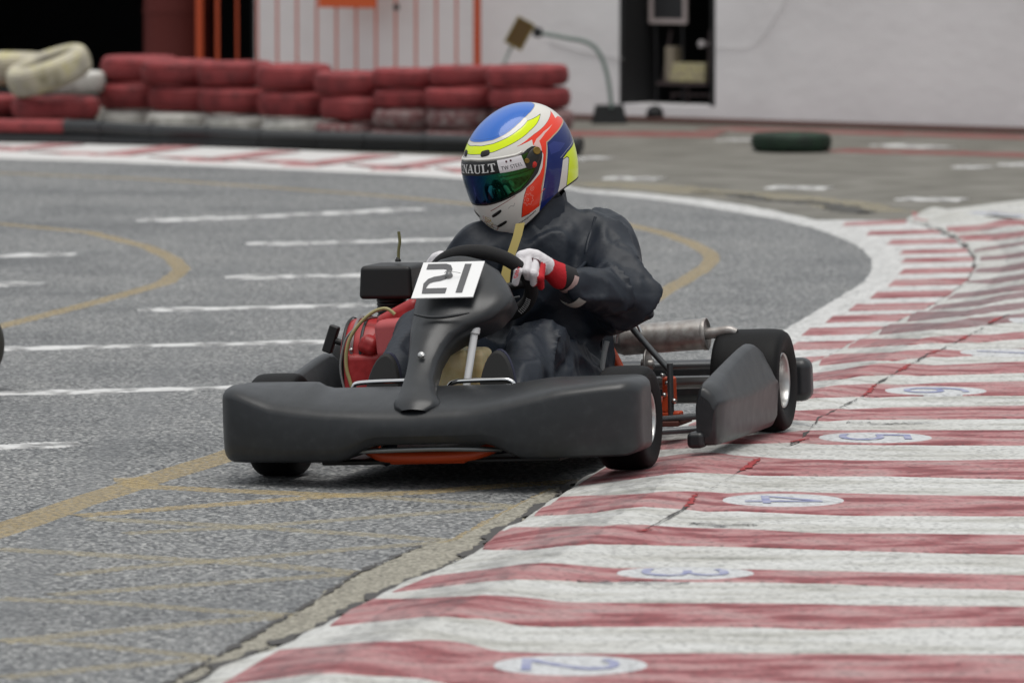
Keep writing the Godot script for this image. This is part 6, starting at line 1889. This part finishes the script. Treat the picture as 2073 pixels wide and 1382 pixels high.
	for i in 5:
		var ring := []
		for j in 28:
			var w := TAU * j / 28
			var t := i / 4.0
			var rx := lerpf(0.098, 0.086, t) + 0.004 * sin(j * 1.7)
			ring.append(Vector3(0.022 + cos(w) * rx, lerpf(0.585, 0.668, t) + 0.022 * sin(w) * -1.0, -0.735 + sin(w) * rx * 0.98))
		rows.append(ring)
	mb.grid(rows, true)
	part("collar", mb, cloth, body)
	# yellow strap from the chin bar down the chest
	mb = MB.new()
	var strap: Array = [Vector3(0.046, 0.602, -0.52), Vector3(0.037, 0.569, -0.52), Vector3(0.025, 0.538, -0.52), Vector3(0.01, 0.502, -0.52), Vector3(0.002, 0.474, -0.52), Vector3(-0.003, 0.438, -0.52)]
	rows = []
	for p in strap:
		rows.append([p + Vector3(-0.0125, 0, 0.002), p + Vector3(0.0125, 0.002, 0.002)])
	mb.grid(rows)
	part("strap", mb, mat(lin(0.62, 0.50, 0.17), 0.6), o)

	# gloves and cuffs
	var gm := bump(tri(mat(Color.WHITE, 0.75), 9.0), grey(noise(0.05, FastNoiseLite.TYPE_SIMPLEX_SMOOTH, 4, 310), 0, 1, 256), 0.12)
	gm.vertex_color_use_as_albedo = true
	for s in [1.0, -1.0]:
		mb = MB.new()
		hand(mb, s, glove_colour)
		var g := part("glove", mb, gm, o)
		mb = MB.new()
		var a := Vector3(HW.x * s, HW.y, HW.z)
		var b: Vector3 = wr_l if s > 0 else wr_r
		var d := (b - a).normalized()
		mb.lathe([[0.025, -0.012], [0.0305, -0.008], [0.033, 0.01], [0.034, 0.03], [0.036, 0.05], [0.033, 0.052]], aim(a, b), 28)
		part("cuff", mb, mat(lin(0.012, 0.011, 0.012), 0.8), g)
		if s > 0:
			mb = MB.new()
			var tf := aim(a, b)
			rows = []
			for i in 2:
				var row := []
				for j in 13:
					var ang := lerpf(0.0, 2.4, j / 12.0)
					var dirv := (tf.basis.x * cos(ang) + tf.basis.z * sin(ang))
					row.append(a + d * (0.022 + i * 0.016) + dirv * (0.0350 + i * 0.0012))
				rows.append(row)
			var face: Vector3 = rows[0][6] - (a + d * 0.022)
			if face.z < 0:
				for row in rows:
					for j in 13:
						var c: Vector3 = a + d * (row[j] - a).dot(d)
						row[j] = c - (row[j] - c)
			mb.grid(rows)
			part("wrist_band", mb, mat(lin(0.42, 0.3, 0.28), 0.6), g)
			mb = MB.new()
			var down := (Vector3.DOWN - d * d.dot(Vector3.DOWN)).normalized()
			var across := d.cross(down)
			rows = []
			for i in 5:
				var row := []
				for j in 15:
					var ang := lerpf(-0.9, 0.75, j / 14.0)
					row.append(b - d * (0.014 - 0.007 * i) + Vector3(0, -0.012, 0.004) + (down * cos(ang) + across * sin(ang)) * (0.0485 + 0.002 * sin(i * 0.78)))
				rows.append(row)
			mb.grid(rows)
			part("sleeve_lining", mb, mat(lin(0.36, 0.36, 0.33), 0.8), o)
			var let := lettering("OMP", "Droid Sans", 700)
			mb = MB.new()
			var c0 := Vector3(0.101, 0.49, -0.262)
			var up := (HK0 - HM0).normalized()
			var right := Vector3(0.9, 0.35, 0.25)
			right = (right - up * right.dot(up)).normalized()
			for p in let[0]:
				mb.put(c0 + up * (p.x - 0.5) * 0.040 - right * (p.y - 0.5) * 0.0145, right.cross(up))
			for i in let[1]:
				mb.ix.append(i)
			part("lettering", mb, mat(lin(0.4, 0.02, 0.03), 0.6), g)

	# shoes on the pedals, soles to the front
	var sole := mat(lin(0.012, 0.012, 0.012), 0.75)
	var upper := mat(lin(0.012, 0.014, 0.04), 0.7)
	for e in [[Vector3(0.116, 0.27, 0.05), 0.0], [Vector3(-0.192, 0.267, 0.03), 0.08]]:
		var sh := Node3D.new()
		sh.name = numbered("shoe", o)
		o.add_child(sh, true)
		sh.transform = Transform3D(Basis(Vector3.RIGHT, -0.22) * Basis(Vector3.FORWARD, e[1]), e[0] + Vector3(0, -0.085, 0))
		var out := []
		for j in 30:
			var w := TAU * j / 30
			var yy := sin(w)
			var wd := 0.047 if yy > -0.2 else 0.04
			out.append(Vector2(cos(w) * wd * (1.0 - 0.12 * (1.0 - absf(yy)) * (1.0 if yy < 0 else 0.0)), yy * 0.13))
		mb = MB.new()
		rows = []
		for d in [[0.0, 0.93], [0.004, 0.985], [0.010, 1.0], [0.018, 1.0], [0.020, 0.99]]:
			var ring := []
			for p in out:
				ring.append(Vector3(p.x * d[1], p.y * d[1], -d[0]))
			rows.append(ring)
		mb.loft(rows)
		part("sole", mb, sole, sh)
		mb = MB.new()
		rows = []
		for d in [[0.018, 1.02, 0.0], [0.03, 1.05, 0.0], [0.05, 1.0, -0.01], [0.075, 0.85, -0.035], [0.10, 0.68, -0.06], [0.12, 0.5, -0.075]]:
			var ring := []
			for p in out:
				ring.append(Vector3(p.x * d[1], p.y * d[1] + d[2], -d[0]))
			rows.append(ring)
		mb.loft(rows)
		part("upper", mb, upper, sh)

	# helmet
	var h := Node3D.new()
	h.name = "helmet"
	o.add_child(h, true)
	h.transform = Transform3D(Basis(Vector3(0.8366, -0.011, 0.5477), Vector3(-0.2371, 0.894, 0.3801), Vector3(-0.4939, -0.4479, 0.7453)), Vector3(-0.0002, 0.7646, -0.7134))
	mb = MB.new()
	rows = []
	for i in 56:
		var el := lerpf(90.0, -42.0, i / 55.0)
		var row := []
		for j in 129:
			row.append(shell(lerpf(-180, 180, j / 128.0), el))
		rows.append(row)
	mb.grid(rows, false, true)
	for i in 56:
		for j in 129:
			mb.uv[i * 129 + j] = Vector2(j / 128.0, i / 55.0)
	# the seam at the back shares its normals
	for i in 56:
		var q := (mb.n[i * 129] + mb.n[i * 129 + 128]).normalized()
		mb.n[i * 129] = q
		mb.n[i * 129 + 128] = q
	var lac := mat(Color.WHITE, 0.28)
	lac.albedo_texture = livery()
	lac.clearcoat_enabled = true
	lac.clearcoat = 0.6
	lac.metallic_specular = 0.3
	lac.clearcoat_roughness = 0.05
	part("shell", mb, lac, h)
	mb = MB.new()
	rows = []
	for d in [[-42.0, 0.0], [-43.2, 0.001], [-44.2, -0.003], [-44.5, -0.012], [-42.0, -0.02], [-20.0, -0.022]]:
		var ring := []
		for j in 64:
			ring.append(shell(360.0 * j / 64 - 180, d[0], d[1]))
		rows.append(ring)
	mb.grid(rows, true, true)
	part("edge_trim", mb, mat(lin(0.012, 0.012, 0.012), 0.6), h)
	# visor: dark mirror film, violet to green round the side
	var az := [0.0, 28.0, 41.0, 50.0, 59.0, 66.0, 73.0, 79.0, 83.0]
	var top := [27.0, 25.0, 24.0, 23.0, 24.0, 26.0, 26.5, 24.0, 14.5]
	var bot := [-12.0, -13.0, -13.0, -11.0, -8.0, -5.0, 1.5, 7.5, 14.0]
	mb = patch(az, top, bot, -83.5, 83.5, 0.0009, 90, 10)
	part("gasket", mb, mat(lin(0.008, 0.008, 0.008), 0.4), h)
	var film := Gradient.new()
	film.offsets = PackedFloat32Array([0.0, 0.25, 0.42, 0.5, 0.56, 0.62, 0.7, 0.82, 1.0])
	film.colors = PackedColorArray([Color(0.03, 0.03, 0.01), Color(0.03, 0.09, 0.02), Color(0.01, 0.06, 0.12), Color(0.02, 0.03, 0.12), Color(0.01, 0.055, 0.12), Color(0.01, 0.11, 0.085), Color(0.02, 0.10, 0.03), Color(0.03, 0.07, 0.015), Color(0.04, 0.035, 0.015)])
	var vm := mat(Color.WHITE, 0.06, 0.92)
	vm.vertex_color_use_as_albedo = true
	mb = patch(az, [25.5, 23.8, 22.8, 21.8, 22.0, 23.0, 23.0, 20.0, 14.0], [-10.3, -11.2, -11.0, -8.2, -3.0, 2.0, 3.0, 9.0, 13.8], -64.0, 64.0, 0.002, 90, 10, film)
	part("visor", mb, vm, h)
	mb = patch([0.0, 28.5], [26.6, 24.8], [15.0, 12.9], -28.5, 28.5, 0.0030, 40, 4)
	var strip := part("sun_strip", mb, mat(lin(0.008, 0.007, 0.008), 0.3), h)
	var let := lettering("RENAULT", "Droid Serif", 700)
	mb = MB.new()
	for p in let[0]:
		var a: float = lerpf(-28.0, 26.3, p.x)
		var e: float = lerpf(bend(absf(a), [0.0, 28.5], [16.8, 14.9]), bend(absf(a), [0.0, 28.5], [24.4, 22.6]), p.y)
		var w := shell(a, e, 0.0036)
		mb.put(w, w.normalized())
	for i in let[1]:
		mb.ix.append(i)
	part("lettering", mb, mat(lin(0.75, 0.75, 0.74), 0.4), strip)
	mb = patch([0.0, 28.5, 55.0], [24.9, 24.9, 22.6], [12.6, 12.6, 7.6], 28.8, 55.0, 0.0032, 20, 4)
	var stick := part("sticker", mb, mat(lin(0.66, 0.64, 0.66), 0.35), h)
	let = lettering("TW STEEL", "Droid Sans", 400)
	mb = MB.new()
	for p in let[0]:
		var a: float = lerpf(31.0, 52.5, p.x)
		var base_: float = lerpf(14.9, 11.3, (a - 28.8) / 26.0)
		var w := shell(a, base_ + p.y * 3.6, 0.0038)
		mb.put(w, w.normalized())
	for i in let[1]:
		mb.ix.append(i)
	part("lettering", mb, mat(lin(0.03, 0.025, 0.03), 0.5), stick)
	for p in [[37.5, 21.4], [42.0, 21.0]]:
		mb = MB.new()
		var w := shell(p[0], p[1], 0.0034)
		mb.lathe([[0.0, 0.0008], [0.0028, 0.0006], [0.003, 0.0]], aim(w, w * 1.2), 14)
		part("dot", mb, mat(lin(0.08, 0.01, 0.02), 0.5), stick)
	# pivot covers with brass screws
	for s in [1.0, -1.0]:
		mb = MB.new()
		rows = []
		for i in 9:
			var row := []
			for j in 25:
				var w := TAU * j / 24
				var rr := i / 8.0
				row.append(shell(s * (68.0 + cos(w) * rr * 13.0 + sin(w) * rr * 3.5), 13.5 + sin(w) * rr * 10.0 + cos(w) * rr * 2.0, 0.006 - 0.003 * pow(rr, 4.0)))
			rows.append(row)
		mb.grid(rows, false, s > 0)
		var piv := part("visor_pivot", mb, mat(lin(0.012, 0.012, 0.009), 0.3), h)
		for e in [[75.5, 19.0, 0.0105], [58.5, 14.2, 0.0068]]:
			mb = MB.new()
			var w := shell(s * e[0], e[1], 0.0048)
			var rr: float = e[2]
			mb.lathe([[rr, 0.0], [rr, 0.003], [rr * 0.85, 0.004], [rr * 0.7, 0.003], [0.0, 0.0032]], aim(w, w * 1.2), 20)
			part("screw", mb, mat(lin(0.22, 0.14, 0.03), 0.35, 0.7), piv)
		mb = MB.new()
		var w := shell(s * 64.5, 6.5, 0.0045)
		mb.lathe([[0.0, 0.0022], [0.006, 0.0018], [0.0085, 0.0]], aim(w, w * 1.2), 16)
		part("lever", mb, mat(lin(0.5, 0.02, 0.01), 0.4), piv)
	# vents
	var hole := mat(lin(0.008, 0.006, 0.006), 0.5)
	for e in [[16.5, 33.5, 5.5, 3.0, 0.1], [-16.5, 33.5, 5.5, 3.0, -0.1], [13.0, -21.0, 5.2, 1.3, 0.25], [13.0, -30.5, 5.2, 1.2, 0.15], [-13.0, -21.0, 5.2, 1.3, -0.25], [-13.0, -30.5, 5.2, 1.2, -0.15]]:
		mb = MB.new()
		rows = []
		for i in 5:
			var row := []
			for j in 21:
				var w := TAU * j / 20
				var rr := i / 4.0
				var cx: float = signf(cos(w)) * pow(absf(cos(w)), 0.6) * e[2] * rr
				var cy: float = signf(sin(w)) * pow(absf(sin(w)), 0.6) * e[3] * rr
				row.append(shell(e[0] + cx, e[1] + cy + cx * e[4], 0.0018 - 0.0012 * pow(rr, 4)))
			rows.append(row)
		mb.grid(rows)
		part("vent", mb, hole, h)
	# spoiler lip over the visor
	mb = MB.new()
	rows = []
	for i in 5:
		var row := []
		for j in 41:
			var a := lerpf(-58.0, 58.0, j / 40.0)
			var t := i / 4.0
			row.append(shell(a, lerpf(bend(absf(a), az, top) + 3.2, bend(absf(a), az, top) + 0.2, t), 0.0006 + 0.004 * sin(t * PI)))
		rows.append(row)
	mb.grid(rows)
	part("brow", mb, mat(lin(0.58, 0.57, 0.53), 0.3), h)
